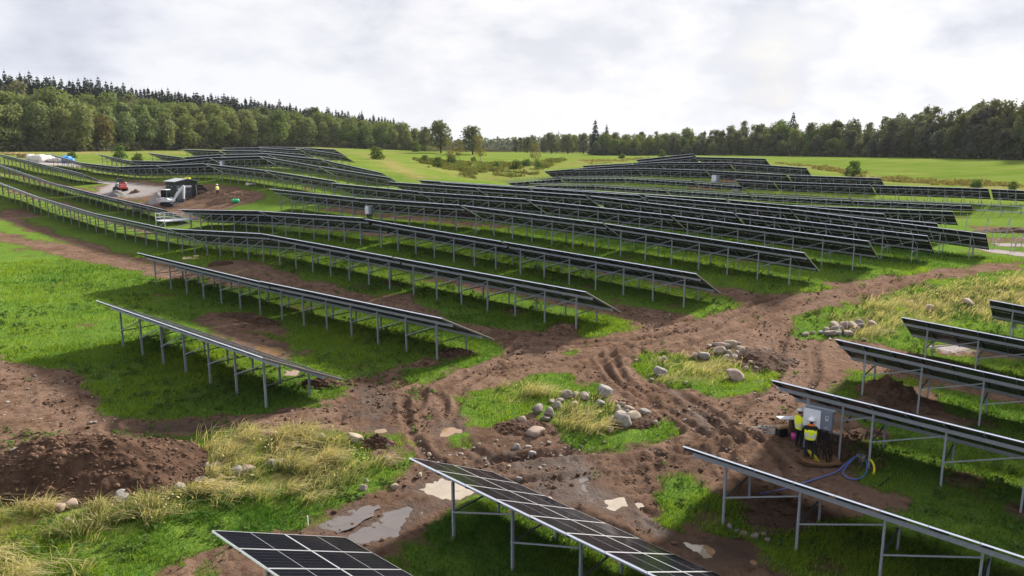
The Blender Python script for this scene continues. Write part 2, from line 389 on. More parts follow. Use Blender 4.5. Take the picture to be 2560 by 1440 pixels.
PUDDLES = [  # outline, milky or clay coloured
    ('milky', [(1038, 1222), (1075, 1202), (1108, 1192), (1150, 1200), (1205, 1218), (1218, 1238), (1150, 1254), (1108, 1256), (1112, 1240), (1085, 1234)]),
    ('grey', [(785, 1320), (830, 1297), (870, 1280), (910, 1276), (905, 1290), (860, 1310), (820, 1324)]),
    ('grey', [(880, 1346), (895, 1325), (940, 1306), (985, 1290), (1020, 1270), (1032, 1277), (1015, 1302), (990, 1322), (960, 1340), (905, 1354)]),
    ('milky', [(1370, 1242), (1440, 1236), (1470, 1228), (1500, 1234), (1545, 1250), (1556, 1266), (1530, 1279), (1500, 1263), (1450, 1252)]),
    ('clay', [(1775, 1368), (1830, 1368), (1862, 1390), (1845, 1400)]),
    ('milky', [(1718, 1360), (1748, 1370), (1795, 1402), (1780, 1406)]),
    ('clay', [(638, 867), (690, 869), (705, 880), (682, 890), (643, 892)]),
    ('clay', [(713, 927), (737, 927), (737, 938), (716, 936)]),
    ('clay', [(1100, 1076), (1130, 1070), (1146, 1081), (1110, 1086)]),
    ('clay', [(935, 1075), (955, 1073), (964, 1080), (940, 1081)]),
    ('clay', [(1275, 1072), (1298, 1070), (1302, 1080), (1280, 1084)]),
    ('grey', [(1450, 1205), (1462, 1200), (1470, 1232), (1455, 1230)]),
]
PUD = [(k, pxpoly(p)) for k, p in PUDDLES]
PUDZ = []
for k, p in PUD:
    P = np.array(p)
    PUDZ.append(float(hgt(P[:, 0], P[:, 1]).mean()))

TRACKS = [np.array(pxpoly(p)) for p in [
    [(2560, 658), (2300, 708), (2050, 758), (1850, 808), (1700, 848), (1500, 878), (1350, 893), (1150, 925), (1000, 980), (900, 1015), (700, 1056), (500, 1063), (330, 1058)],
    [(2400, 680), (2150, 722), (1950, 765), (1800, 790), (1650, 830), (1500, 850), (1300, 850), (1240, 870), (1120, 960), (1110, 1010), (1080, 1060), (980, 1060)],
    [(1570, 880), (1610, 940), (1700, 1010), (1770, 1060), (1850, 1120), (1890, 1180)],
    [(1545, 900), (1590, 950), (1680, 1000), (1750, 1070), (1720, 1130), (1630, 1180), (1500, 1210), (1400, 1240)],
    [(1060, 1000), (1090, 1080), (1150, 1140), (1210, 1175), (1300, 1185), (1500, 1150), (1650, 1120), (1790, 1100)],
    [(780, 1325), (950, 1275), (1100, 1215), (1250, 1180), (1420, 1170), (1600, 1160)],
    [(1400, 1240), (1560, 1280), (1700, 1355), (1850, 1430), (1950, 1480)],
    [(2060, 800), (2000, 870), (1990, 930), (1930, 1010), (1880, 1080)],
    [(1870, 745), (1760, 815), (1640, 870), (1560, 900)],
    [(640, 660), (790, 715), (950, 755), (1100, 800), (1240, 845)],
    [(0, 592), (150, 622), (300, 655), (440, 682), (600, 700)],
]]


def polyline_frame(P, X, Y):
    """signed side distance and arc length along a polyline"""
    best = np.full(X.shape, 1e9); sg = np.zeros(X.shape); sl = np.zeros(X.shape)
    acc = 0.0
    for (x0, y0), (x1, y1) in zip(P[:-1], P[1:]):
        ex, ey = x1 - x0, y1 - y0
        L = math.hypot(ex, ey) + 1e-9
        t = np.clip(((X - x0) * ex + (Y - y0) * ey) / (L * L), 0, 1)
        dx, dy = X - x0 - ex * t, Y - y0 - ey * t
        d = np.hypot(dx, dy)
        m = d < best
        best = np.where(m, d, best)
        sg = np.where(m, np.sign(ex * dy - ey * dx) * d, sg)
        sl = np.where(m, acc + t * L, sl)
        acc += L
    return best, sg, sl


def smooth(P):
    P = np.array(P)
    for _ in range(2):
        Q = [P[0]]
        for a, b in zip(P[:-1], P[1:]):
            Q += [a * .75 + b * .25, a * .25 + b * .75]
        P = np.array(Q + [P[-1]])
    return P


TRACKS = [smooth(t) for t in TRACKS]


def layer(X, Y, polys, rel, amp, seed, soft):
    """0..1 cover of a set of outlines with ragged edges"""
    out = np.zeros(X.shape)
    r = np.hypot(X, Y)
    for n, item in enumerate(polys):
        poly, a = item if isinstance(item, tuple) else (item, 1.0)
        P = np.array(poly)
        mrg = 6 + 0.03 * r.max() * 0
        lo, hi = P.min(0) - mrg, P.max(0) + mrg
        m = (X > lo[0]) & (X < hi[0]) & (Y > lo[1]) & (Y < hi[1])
        if not m.any():
            continue
        x, y = X[m], Y[m]
        rr = r[m]
        sd = sdist(poly, x, y)
        nz = fbm(x / 2.6, y / 2.6, seed + n, 4) * amp * (0.75 + 0.006 * rr) + fbm(x * 1.5, y * 1.5, seed + 50 + n, 3) * amp * 0.6
        s = soft * (1 + 0.012 * rr)
        c = np.clip(0.5 - (sd + nz) / s, 0, 1)
        c = c * c * (3 - 2 * c) * a
        out[m] = np.maximum(out[m], c)
    return out


def masks(X, Y):
    mud = layer(X, Y, MUD, 1, 1.1, 3, 0.9)
    isl = layer(X, Y, ISLES, 1, 1.0, 31, 0.8)
    mud = np.minimum(mud, 1 - isl)
    # thin bare patches and weeds
    r = np.hypot(X, Y)
    pn = fbm(X / 3.1, Y / 3.1, 77, 4)
    mud = np.maximum(mud, np.clip((pn - 0.36) * 2.4, 0, 0.62) * (r < 150))
    weeds = np.clip((fbm(X / 2.3 + 9, Y / 2.3, 91, 4) - 0.33) * 4, 0, 0.75) * np.clip((fbm(X / 9, Y / 9, 92, 2) + .25) * 3, 0, 1)
    left = np.clip((-X - 4) / 4, 0, 1) * (r < 45)
    mud = np.clip(mud - weeds * (0.35 + 0.65 * left), 0, 1)
    dry = layer(X, Y, DRY, 1, 1.6, 61, 1.6)
    dry = dry * np.clip(0.75 + 1.1 * fbm(X / 1.8, Y / 1.8, 70, 4), 0, 1)
    grav = layer(X, Y, GRAVEL, 1, 0.9, 81, 0.8)
    wet = layer(X, Y, WET, 1, 1.2, 101, 1.4)
    for (k, p), z in zip(PUD, PUDZ):
        P = np.array(p)
        m = (np.abs(X - P[:, 0].mean()) < 8) & (np.abs(Y - P[:, 1].mean()) < 8)
        if m.any():
            wet[m] = np.maximum(wet[m], np.clip(1 - sdist(p, X[m], Y[m]) / 1.3, 0, 1))
    return mud, dry, grav, wet


def puddle_cover(X, Y):
    c = np.full(X.shape, 9.0)
    for k, p in PUD:
        P = np.array(p)
        m = (np.abs(X - P[:, 0].mean()) < 8) & (np.abs(Y - P[:, 1].mean()) < 8)
        if m.any():
            c[m] = np.minimum(c[m], sdist(p, X[m], Y[m]))
    return c


# forest edges, as (pixel column, depth) along the front
EDGE_L = [(-420, 232), (-60, 250), (300, 292), (700, 372), (1000, 425), (1100, 440)]
EDGE_R = [(1470, 432), (1600, 418), (1750, 400), (2000, 358), (2300, 292), (2560, 246), (2900, 205)]


def edge_xy(E, px, back=0.0):
    d = np.interp(px, [e[0] for e in E], [e[1] for e in E]) + back
    return (px - 1280.0) / F_PX * d / math.cos(PITCH), d


FL_POLY = [edge_xy(EDGE_L, e[0], -1) for e in EDGE_L] + [edge_xy(EDGE_L, 1110, 250), edge_xy(EDGE_L, -420, 250)]
FR_POLY = [edge_xy(EDGE_R, e[0], -1) for e in EDGE_R] + [edge_xy(EDGE_R, 2900, 250), edge_xy(EDGE_R, 1470, 250)]


# ------------------------------------------------------------------ the ground: one sheet to the horizon
def build_ground():
    th = np.radians(np.concatenate([np.arange(-180, -46, 3.0), np.arange(-46, -39, 0.7), np.arange(-39, 39.01, 0.118), np.arange(39.7, 46, 0.7), np.arange(48, 180, 3.0)]))
    rs = np.concatenate([[3, 5, 7, 9], np.geomspace(11, 70, 330), np.geomspace(70.8, 240, 150)[0:], np.geomspace(248, 5000, 70)])
    Rr, Tt = np.meshgrid(rs, th, indexing='ij')
    X = (Rr * np.sin(Tt)).ravel(); Y = (Rr * np.cos(Tt)).ravel()
    r = Rr.ravel()
    Z = hgt(X, Y)
    mud, dry, grav, wet = masks(X, Y)
    near = np.clip((95 - r) / 50, 0, 1)
    lump = fbm(X / 0.9, Y / 0.9, 5, 4) * 0.08 + np.maximum(fbm(X / 0.42, Y / 0.42, 6, 3) - 0.12, 0) * 0.22
    Z = Z + near * mud * (lump + fbm(X / 3.5, Y / 3.5, 15, 2) * 0.08) + near * (1 - mud) * fbm(X / 1.4, Y / 1.4, 7, 3) * 0.06
    Z += np.clip((r - 60) / 60, 0, 1) * fbm(X / 9, Y / 9, 8, 3) * 0.18
    rut = np.zeros(X.shape)
    m = r < 110
    x, y = X[m], Y[m]
    for t in TRACKS:
        b = np.full(x.shape, 9.0)
        lo, hi = t.min(0) - 4, t.max(0) + 4
        k = (x > lo[0]) & (x < hi[0]) & (y > lo[1]) & (y < hi[1])
        d, sg, sl = polyline_frame(t, x[k], y[k])
        wob = 0.25 * np.sin(sl * 0.35) + fbm(sl / 2.5, sg * 0, 44, 2) * 0.3
        off = np.abs(np.abs(sg + wob) - 0.95)
        ends = (d < np.abs(sg) + 0.05)
        prof = (-0.125 * np.exp(-(off / 0.19) ** 2) + 0.075 * np.exp(-((off - 0.40) / 0.15) ** 2)) * np.clip(1.0 + 0.8 * fbm(sl / 4.0, sg / 2.0 + 7, 45, 3), 0, 1.5)
        prof += 0.022 * np.sin(sl * 2 * math.pi / 0.34) * np.exp(-(off / 0.22) ** 2)
        rr = np.zeros(x.shape)
        rr[k] = prof * ends * np.clip((2.4 - np.abs(sg)) / 0.5, 0, 1)
        rut[m] += rr
    Z += rut * np.clip(mud * 1.3, 0, 1) * np.clip((100 - r) / 30, 0, 1)
    wet = np.maximum(wet, np.clip(-rut * 9, 0, 0.45) * mud * np.clip((70 - r) / 30, 0.1, 1))
    for (kk, p), z in zip(PUD, PUDZ):
        P = np.array(p)
        m = (np.abs(X - P[:, 0].mean()) < 9) & (np.abs(Y - P[:, 1].mean()) < 9)
        sd = sdist(p, X[m], Y[m])
        sd = sd + 0.62 * fbm(X[m] / 0.85, Y[m] / 0.85, 430, 4)
        w = np.clip(1 - (sd - 0.4) / 0.9, 0, 1)
        Z[m] = Z[m] * (1 - w) + (z - 0.05 + 0.15 * np.clip(sd + 0.2, 0, 0.8) + lump[m] * 0.5 + 0.035 * np.maximum(fbm(X[m] / 0.6, Y[m] / 0.6, 420, 3), 0)) * w
    # trench beside the cable pit and the hole under the second row on the right
    for px, py, rad, dep in [(2112, 1128, 0.75, 1.1), (2255, 1012, 0.9, 0.8)]:
        hx, hy = px2g(px, py)
        d = np.hypot(X - hx, Y - hy)
        Z -= dep * np.clip(1.25 - d / rad, 0, 1) ** 0.7 * (d < rad * 1.25)
        mud = np.maximum(mud, np.clip(2.6 - d / rad, 0, 1))
    field = np.clip((r - 95) / 110, 0, 1)
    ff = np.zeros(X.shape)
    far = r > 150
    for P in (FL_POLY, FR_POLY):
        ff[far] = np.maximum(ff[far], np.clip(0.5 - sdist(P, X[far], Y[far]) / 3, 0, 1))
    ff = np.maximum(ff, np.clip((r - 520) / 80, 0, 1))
    nth, nr = len(th), len(rs)
    V = np.stack([X, Y, Z], 1)
    c = np.array([[0, 0, float(hgt(0.0, 0.6))]])
    V = np.vstack([V, c])
    idx = np.arange(nr * nth).reshape(nr, nth)
    i2 = np.concatenate([idx, idx[:, :1]], 1)
    q = np.stack([i2[:-1, :-1], i2[1:, :-1], i2[1:, 1:], i2[:-1, 1:]], -1).reshape(-1, 4)[:, ::-1]
    t = np.stack([i2[0, :-1], i2[0, 1:], np.full(nth, nr * nth)], 1)[:, ::-1]
    me = bpy.data.meshes.new('ground')
    me.vertices.add(len(V)); me.vertices.foreach_set('co', V.ravel())
    me.loops.add(q.size + t.size)
    me.loops.foreach_set('vertex_index', np.concatenate([q.ravel(), t.ravel()]))
    me.polygons.add(len(q) + len(t))
    me.polygons.foreach_set('loop_start', np.concatenate([np.arange(len(q)) * 4, q.size + np.arange(len(t)) * 3]))
    me.polygons.foreach_set('use_smooth', np.ones(len(q) + len(t), bool))
    me.update(); me.validate()
    for nm, (a, b, cc) in {'soil': (mud, dry, grav), 'cover': (wet, field, ff)}.items():
        at = me.color_attributes.new(nm, 'FLOAT_COLOR', 'POINT')
        col = np.ones((len(V), 4)); col[:-1, 0] = a; col[:-1, 1] = b; col[:-1, 2] = cc
        at.data.foreach_set('color', col.ravel())
    o = bpy.data.objects.new('ground', me)
    COL.objects.link(o)
    o['kind'] = 'structure'
    o.data.materials.append(ground_mat())
    return o


def ground_mat():
    m = bpy.data.materials.new('ground')
    m.use_nodes = True
    nt = m.node_tree
    b = nt.nodes['Principled BSDF']
    geo = nn(nt, 'ShaderNodeNewGeometry')
    P = geo.outputs['Position']

    def noise(scale, detail=4, rough=0.55, dist=0.0, vec=P):
        n = nn(nt, 'ShaderNodeTexNoise', inp={'Scale': scale, 'Detail': detail, 'Roughness': rough, 'Distortion': dist})
        lk(nt, vec, n.inputs['Vector'])
        return n.outputs[0]
    a1 = nn(nt, 'ShaderNodeAttribute', attribute_name='soil'); s1 = nn(nt, 'ShaderNodeSeparateColor'); lk(nt, a1.outputs[0], s1.inputs[0])
    a2 = nn(nt, 'ShaderNodeAttribute', attribute_name='cover'); s2 = nn(nt, 'ShaderNodeSeparateColor'); lk(nt, a2.outputs[0], s2.inputs[0])
    mud, dry, grav = s1.outputs; wet, field, ff = s2.outputs
    n_big, n_mid, n_fine, n_grit = noise(0.09, 5), noise(0.55, 6, 0.6), noise(3.2, 6, 0.65), noise(16, 4, 0.7)
    g = mix_col(nt, ramp(nt, n_mid, [(0.32, 0.0), (0.68, 1.0)]), (0.048, 0.128, 0.024), (0.140, 0.222, 0.028))
    g = mix_col(nt, ramp(nt, n_fine, [(0.35, 0.0), (0.7, 1.0)]), g, (0.155, 0.225, 0.034))
    g = mix_col(nt, ramp(nt, n_grit, [(0.38, 0.55), (0.55, 0.0)]), g, (0.030, 0.058, 0.014))
    fl = mix_col(nt, ramp(nt, n_big, [(0.35, 0.0), (0.65, 1.0)]), (0.120, 0.172, 0.026), (0.172, 0.205, 0.044))
    # faint drilling lines of the field
    mp2 = nn(nt, 'ShaderNodeMapping'); mp2.inputs['Rotation'].default_value = (0, 0, 0.18); mp2.inputs['Scale'].default_value = (0.02, 1.0, 0.02)
    lk(nt, P, mp2.inputs[0])
    lines = noise(0.42, 4, 0.6, 0.0, mp2.outputs[0])
    fl = mix_col(nt, ramp(nt, lines, [(0.40, 0.40), (0.56, 0.0)]), fl, (0.075, 0.125, 0.018))
    g = mix_col(nt, field, g, fl)
    d = mix_col(nt, ramp(nt, n_mid, [(0.3, 0.0), (0.7, 1.0)]), (0.20, 0.155, 0.055), (0.34, 0.27, 0.12))
    d = mix_col(nt, ramp(nt, n_fine, [(0.35, 0.5), (0.6, 0.0)]), d, (0.09, 0.085, 0.025))
    g = mix_col(nt, dry, g, d)
    so = mix_col(nt, ramp(nt, n_mid, [(0.34, 0.0), (0.66, 1.0)]), (0.130, 0.079, 0.052), (0.226, 0.145, 0.103))
    so = mix_col(nt, ramp(nt, n_fine, [(0.34, 0.75), (0.50, 0.0)]), so, (0.055, 0.031, 0.020))
    so = mix_col(nt, ramp(nt, n_grit, [(0.60, 0.0), (0.72, 0.55)]), so, (0.27, 0.19, 0.145))
    so = mix_col(nt, ramp(nt, n_big, [(0.45, 0.0), (0.62, 0.5)]), so, (0.205, 0.135, 0.10))
    so = mix_col(nt, ramp(nt, noise(1.25, 6, 0.65, 0.9), [(0.35, 0.65), (0.44, 0.0)]), so, (0.062, 0.034, 0.024))
    so = mix_col(nt, math_node(nt, 'MULTIPLY', wet, 0.85), so, (0.066, 0.041, 0.030))
    gv = mix_col(nt, n_fine, (0.25, 0.22, 0.205), (0.40, 0.36, 0.34))
    so = mix_col(nt, grav, so, gv)
    tot = math_node(nt, 'MAXIMUM', mud, grav)
    edge = ramp(nt, math_node(nt, 'ADD', tot, math_node(nt, 'MULTIPLY', math_node(nt, 'SUBTRACT', n_fine, 0.5), 0.9)), [(0.38, 0.0), (0.62, 1.0)])
    worn = ramp(nt, math_node(nt, 'ADD', tot, math_node(nt, 'MULTIPLY', math_node(nt, 'SUBTRACT', n_mid, 0.5), 0.8)), [(0.10, 0.0), (0.34, 0.8)])
    g = mix_col(nt, worn, g, (0.098, 0.088, 0.034))
    c = mix_col(nt, edge, g, so)
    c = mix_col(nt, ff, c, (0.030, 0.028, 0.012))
    lk(nt, c, b.inputs['Base Color'])
    wc = wet
    wet = math_node(nt, 'MULTIPLY', math_node(nt, 'SUBTRACT', wet, 0.45), 1.8, clamp=True)
    rg = math_node(nt, 'SUBTRACT', 0.95, math_node(nt, 'MULTIPLY', math_node(nt, 'MULTIPLY', wet, edge), ramp(nt, n_mid, [(0.35, 0.42), (0.65, 0.10)])))
    lk(nt, rg, b.inputs['Roughness'])
    sp = math_node(nt, 'MULTIPLY_ADD', math_node(nt, 'MULTIPLY', wet, edge), 0.17, 0.0)
    lk(nt, sp, b.inputs['Specular IOR Level'])
    hh = math_node(nt, 'ADD', math_node(nt, 'MULTIPLY', n_fine, 0.7), math_node(nt, 'MULTIPLY', n_grit, 0.45))
    bp = nn(nt, 'ShaderNodeBump', inp={'Strength': 1.0, 'Distance': 0.2})
    lk(nt, hh, bp.inputs['Height'])
    lk(nt, bp.outputs[0], b.inputs['Normal'])
    return m


ground = build_ground()
# ------------------------------------------------------------------ materials and mesh helpers
MATS = {}


def mat(name, rgb, rough=0.6, metal=0.0, spec=0.4, var=0.18, scale=6.0, bump=0.0, dirt=None):
    if name in MATS:
        return MATS[name]
    m = bpy.data.materials.new(name)
    m.use_nodes = True
    nt = m.node_tree
    b = nt.nodes['Principled BSDF']
    tcn = nn(nt, 'ShaderNodeNewGeometry')
    n = nn(nt, 'ShaderNodeTexNoise', inp={'Scale': scale, 'Detail': 5.0, 'Roughness': 0.6})
    lk(nt, tcn.outputs['Position'], n.inputs['Vector'])
    lo = tuple(c * (1 - var) for c in rgb); hi = tuple(min(1, c * (1 + var)) for c in rgb)
    c = mix_col(nt, ramp(nt, n.outputs[0], [(0.3, 0.0), (0.7, 1.0)]), lo, hi)
    if dirt:
        n2 = nn(nt, 'ShaderNodeTexNoise', inp={'Scale': scale * 0.45, 'Detail': 6.0, 'Roughness': 0.7})
        lk(nt, tcn.outputs['Position'], n2.inputs['Vector'])
        c = mix_col(nt, ramp(nt, n2.outputs[0], [(0.5, 0.0), (0.68, 0.8)]), c, dirt)
    lk(nt, c, b.inputs['Base Color'])
    b.inputs['Roughness'].default_value = rough
    b.inputs['Metallic'].default_value = metal
    b.inputs['Specular IOR Level'].default_value = spec
    if bump:
        bp = nn(nt, 'ShaderNodeBump', inp={'Strength': bump, 'Distance': 0.05})
        lk(nt, n.outputs[0], bp.inputs['Height'])
        lk(nt, bp.outputs[0], b.inputs['Normal'])
    MATS[name] = m
    return m


class MB:
    """collects shapes; build() links them as one mesh object"""
    def __init__(self):
        self.v, self.f, self.mi, self.sm = [], [], [], []

    def add(self, verts, faces, mi=0, smooth=False):
        o = len(self.v)
        self.v += [tuple(x) for x in verts]
        self.f += [tuple(i + o for i in f) for f in faces]
        self.mi += [mi] * len(faces); self.sm += [smooth] * len(faces)
        return self

    def box(self, c, s, mi=0, rot=None):
        hx, hy, hz = s[0] / 2, s[1] / 2, s[2] / 2
        V = [Vector((x * hx, y * hy, z * hz)) for z in (-1, 1) for y in (-1, 1) for x in (-1, 1)]
        if rot is not None:
            V = [rot @ v for v in V]
        V = [v + Vector(c) for v in V]
        return self.add(V, [(0, 2, 3, 1), (4, 5, 7, 6), (0, 1, 5, 4), (2, 6, 7, 3), (0, 4, 6, 2), (1, 3, 7, 5)], mi)

    def bar(self, a, b, w, h=None, mi=0, up=(0, 0, 1)):
        a, b = Vector(a), Vector(b)
        d = b - a
        L = d.length
        z = d.normalized()
        x = z.cross(Vector(up))
        if x.length < 1e-4:
            x = Vector((1, 0, 0))
        x.normalize(); y = x.cross(z)
        rot = Matrix((x, y, z)).transposed()
        return self.box((a + b) / 2, (w, h or w, L), mi, rot)

    def tube(self, pts, r, n=8, mi=0, cap=True, closed=False):
        pts = [Vector(p) for p in pts]
        rs = r if isinstance(r, (list, tuple)) else [r] * len(pts)
        V, F = [], []
        ref = Vector((0, 0, 1))
        for i, p in enumerate(pts):
            d = (pts[min(i + 1, len(pts) - 1)] - pts[max(i - 1, 0)])
            d = d.normalized() if d.length > 1e-9 else Vector((0, 0, 1))
            x = d.cross(ref)
            if x.length < 0.05:
                x = d.cross(Vector((1, 0, 0)))
            x.normalize(); y = d.cross(x)
            for k in range(n):
                a = 2 * math.pi * k / n
                V.append(p + (x * math.cos(a) + y * math.sin(a)) * rs[i])
        m = len(pts)
        for i in range(m - 1):
            for k in range(n):
                k2 = (k + 1) % n
                F.append((i * n + k, i * n + k2, (i + 1) * n + k2, (i + 1) * n + k))
        if cap:
            F.append(tuple(range(n))[::-1]); F.append(tuple((m - 1) * n + k for k in range(n)))
        return self.add(V, F, mi, True)

    def prism(self, outline, y0, y1, mi=0, axis='y'):
        """outline in (x, z) pushed along y"""
        n = len(outline)
        if axis == 'y':
            V = [(x, y0, z) for x, z in outline] + [(x, y1, z) for x, z in outline]
        else:
            V = [(x, y, y0) for x, y in outline] + [(x, y, y1) for x, y in outline]
        F = [tuple(range(n)), tuple(range(2 * n - 1, n - 1, -1))] + [(i, i + n, (i + 1) % n + n, (i + 1) % n) for i in range(n)]
        return self.add(V, F, mi)

    def mesh(self, name, mats):
        me = bpy.data.meshes.new(name)
        me.from_pydata(self.v, [], self.f)
        bm = bmesh.new(); bm.from_mesh(me)
        bmesh.ops.recalc_face_normals(bm, faces=bm.faces)
        bm.to_mesh(me); bm.free()
        for m in (mats if isinstance(mats, (list, tuple)) else [mats]):
            me.materials.append(m)
        me.polygons.foreach_set('material_index', self.mi)
        me.polygons.foreach_set('use_smooth', self.sm)
        me.update()
        return me

    def build(self, name, mats, parent=None, bevel=0.0, matrix=None):
        me = self.mesh(name, mats)
        if bevel:
            bm = bmesh.new(); bm.from_mesh(me)
            bmesh.ops.bevel(bm, geom=[e for e in bm.edges if e.is_manifold and e.calc_face_angle(0) > 0.5], offset=bevel, segments=2, affect='EDGES', profile=0.7)
            bm.to_mesh(me); bm.free()
        return link(name, me, parent, matrix)


def link(name, me, parent=None, matrix=None):
    o = bpy.data.objects.new(name, me)
    COL.objects.link(o)
    if parent is not None:
        o.parent = parent
    if matrix is not None:
        o.matrix_local = matrix
    return o


def thing(name, label, cat, loc=(0, 0, 0), rz=0.0, group=None):
    o = bpy.data.objects.new(name, None)
    o.empty_display_size = 0.2
    COL.objects.link(o)
    o.location = loc
    o.rotation_euler = (0, 0, rz)
    return tag(o, label, cat, group)


def tag(o, label, cat, group=None):
    o['label'] = label
    o['category'] = cat
    if group:
        o['group'] = group
    return o


def stuff(o):
    o['kind'] = 'stuff'
    return o


def structure(o):
    o['kind'] = 'structure'
    return o


M_STEEL = mat('galvanised_steel', (0.33, 0.35, 0.375), 0.45, 0.0, 0.5, 0.12, 9)
M_RAIL = mat('shade_toned_rail', (0.10, 0.10, 0.11), 0.6, 0.0, 0.3)  # galvanised rails; the shade under the modules is put into this dark colour
M_ALU = mat('aluminium_frame', (0.95, 0.95, 0.97), 0.28, 0.8, 0.6, 0.02)
M_BACK = mat('module_back', (0.012, 0.012, 0.020), 0.25, 0.0, 0.10, 0.2)


def glass_mat():
    m = bpy.data.materials.new('solar_glass')
    m.use_nodes = True
    nt = m.node_tree
    b = nt.nodes['Principled BSDF']
    u = nn(nt, 'ShaderNodeUVMap')
    s = nn(nt, 'ShaderNodeSeparateXYZ'); lk(nt, u.outputs[0], s.inputs[0])

    def line(x, n, w):
        t = math_node(nt, 'FRACT', math_node(nt, 'MULTIPLY', x, float(n)))
        t = math_node(nt, 'ABSOLUTE', math_node(nt, 'SUBTRACT', t, 0.5))
        return math_node(nt, 'GREATER_THAN', t, 0.5 - w)
    cols = line(s.outputs[0], 6, 0.02)
    rows = line(s.outputs[1], 22, 0.016)
    half = math_node(nt, 'LESS_THAN', math_node(nt, 'ABSOLUTE', math_node(nt, 'SUBTRACT', s.outputs[1], 0.5)), 0.0045)
    geo = nn(nt, 'ShaderNodeNewGeometry')
    n = nn(nt, 'ShaderNodeTexNoise', inp={'Scale': 0.7, 'Detail': 3.0})
    lk(nt, geo.outputs['Position'], n.inputs['Vector'])
    base = mix_col(nt, n.outputs[0], (0.004, 0.0045, 0.008), (0.008, 0.008, 0.011))
    c = mix_col(nt, math_node(nt, 'MULTIPLY', cols, 0.16), base, (0.22, 0.22, 0.24))
    c = mix_col(nt, math_node(nt, 'MULTIPLY', rows, 0.06), c, (0.2, 0.2, 0.22))
    c = mix_col(nt, math_node(nt, 'MULTIPLY', half, 0.6), c, (0.40, 0.40, 0.42))
    lk(nt, c, b.inputs['Base Color'])
    b.inputs['Roughness'].default_value = 0.12
    b.inputs['Specular IOR Level'].default_value = 0.12
    b.inputs['IOR'].default_value = 1.15
    return m


M_GLASS = glass_mat()
M_BACK.node_tree.nodes['Principled BSDF'].inputs['IOR'].default_value = 1.18
MOD_L, MOD_T, MOD_GAP = 2.384, 0.050, 0.020


def module_mesh(n_cols=1, rows=1, pitch=1.32, name='solar_module'):
    """solar modules lying in the local XY plane, top at z = 0; y runs down the slope"""
    me = bpy.data.meshes.new(name)
    bm = bmesh.new()
    uvl = bm.loops.layers.uv.new('UVMap')
    fw = 0.024
    for i in range(n_cols):
        for j in range(rows):
            x0 = (i - n_cols / 2) * pitch + MOD_GAP / 2; x1 = x0 + pitch - MOD_GAP
            y0 = j * (MOD_L + MOD_GAP) if rows > 1 else 0.0
            y1 = y0 + MOD_L
            def q(pts, mi, uvs=None):
                f = bm.faces.new([bm.verts.new(p) for p in pts])
                f.material_index = mi
                if uvs:
                    for l, t in zip(f.loops, uvs):
                        l[uvl].uv = t
            xa, xb, ya, yb = x0 + fw, x1 - fw, y0 + fw, y1 - fw
            q([(xa, ya, -.004), (xb, ya, -.004), (xb, yb, -.004), (xa, yb, -.004)], 0, [(0, 0), (1, 0), (1, 1), (0, 1)])
            for a, b_, c, d in (((x0, y0), (x1, y0), (xb, ya), (xa, ya)), ((x1, y0), (x1, y1), (xb, yb), (xb, ya)),
                                ((x1, y1), (x0, y1), (xa, yb), (xb, yb)), ((x0, y1), (x0, y0), (xa, ya), (xa, yb))):
                q([(*a, 0), (*b_, 0), (*c, -.001), (*d, -.001)], 1)
            for a, b_ in (((x0, y0), (x1, y0)), ((x1, y0), (x1, y1)), ((x1, y1), (x0, y1)), ((x0, y1), (x0, y0))):
                q([(*a, -MOD_T), (*b_, -MOD_T), (*b_, 0), (*a, 0)], 1)
            q([(x0, y0, -MOD_T), (x0, y1, -MOD_T), (x1, y1, -MOD_T), (x1, y0, -MOD_T)], 2)
    bm.to_mesh(me); bm.free()
    for m in (M_GLASS, M_ALU, M_BACK):
        me.materials.append(m)
    return me


_mesh_cache = {}


def cached(key, fn):
    if key not in _mesh_cache:
        _mesh_cache[key] = fn()
    return _mesh_cache[key]


def unit_box(mt):
    return MB().box((0, 0, 0.5), (1, 1, 1)).mesh('bar', mt)


def post_mesh():
    b = MB()
    b.box((0, 0.0, 0.5), (0.012, 0.10, 1.0)); b.box((0.035, 0.044, 0.5), (0.058, 0.012, 1.0)); b.box((0.035, -0.044, 0.5), (0.058, 0.012, 1.0))
    return b.mesh('post', M_STEEL)


# ------------------------------------------------------------------ solar tables
ROW_WORD = {'R1': 'front', 'R2': 'second', 'R3': 'third', 'R4': 'fourth', 'R5': 'fifth', 'R6': 'sixth', 'R7': 'seventh', 'R8': 'eighth', 'R9': 'ninth',
            'R10': 'tenth', 'R11': 'eleventh'}
ORD = ['first', 'second', 'third', 'fourth', 'fifth', 'sixth', 'seventh', 'eighth', 'ninth', 'tenth', 'eleventh', 'twelfth']
SIDE_LABEL = {
    'B0': 'near black solar table cut by the bottom of the picture, its cell grid showing',
    'B1': 'long solar table above the milky puddle, dark glass top with white frame lines',
    'B2': 'solar table seen edge-on below the blue hose, thin white upper edge',
}


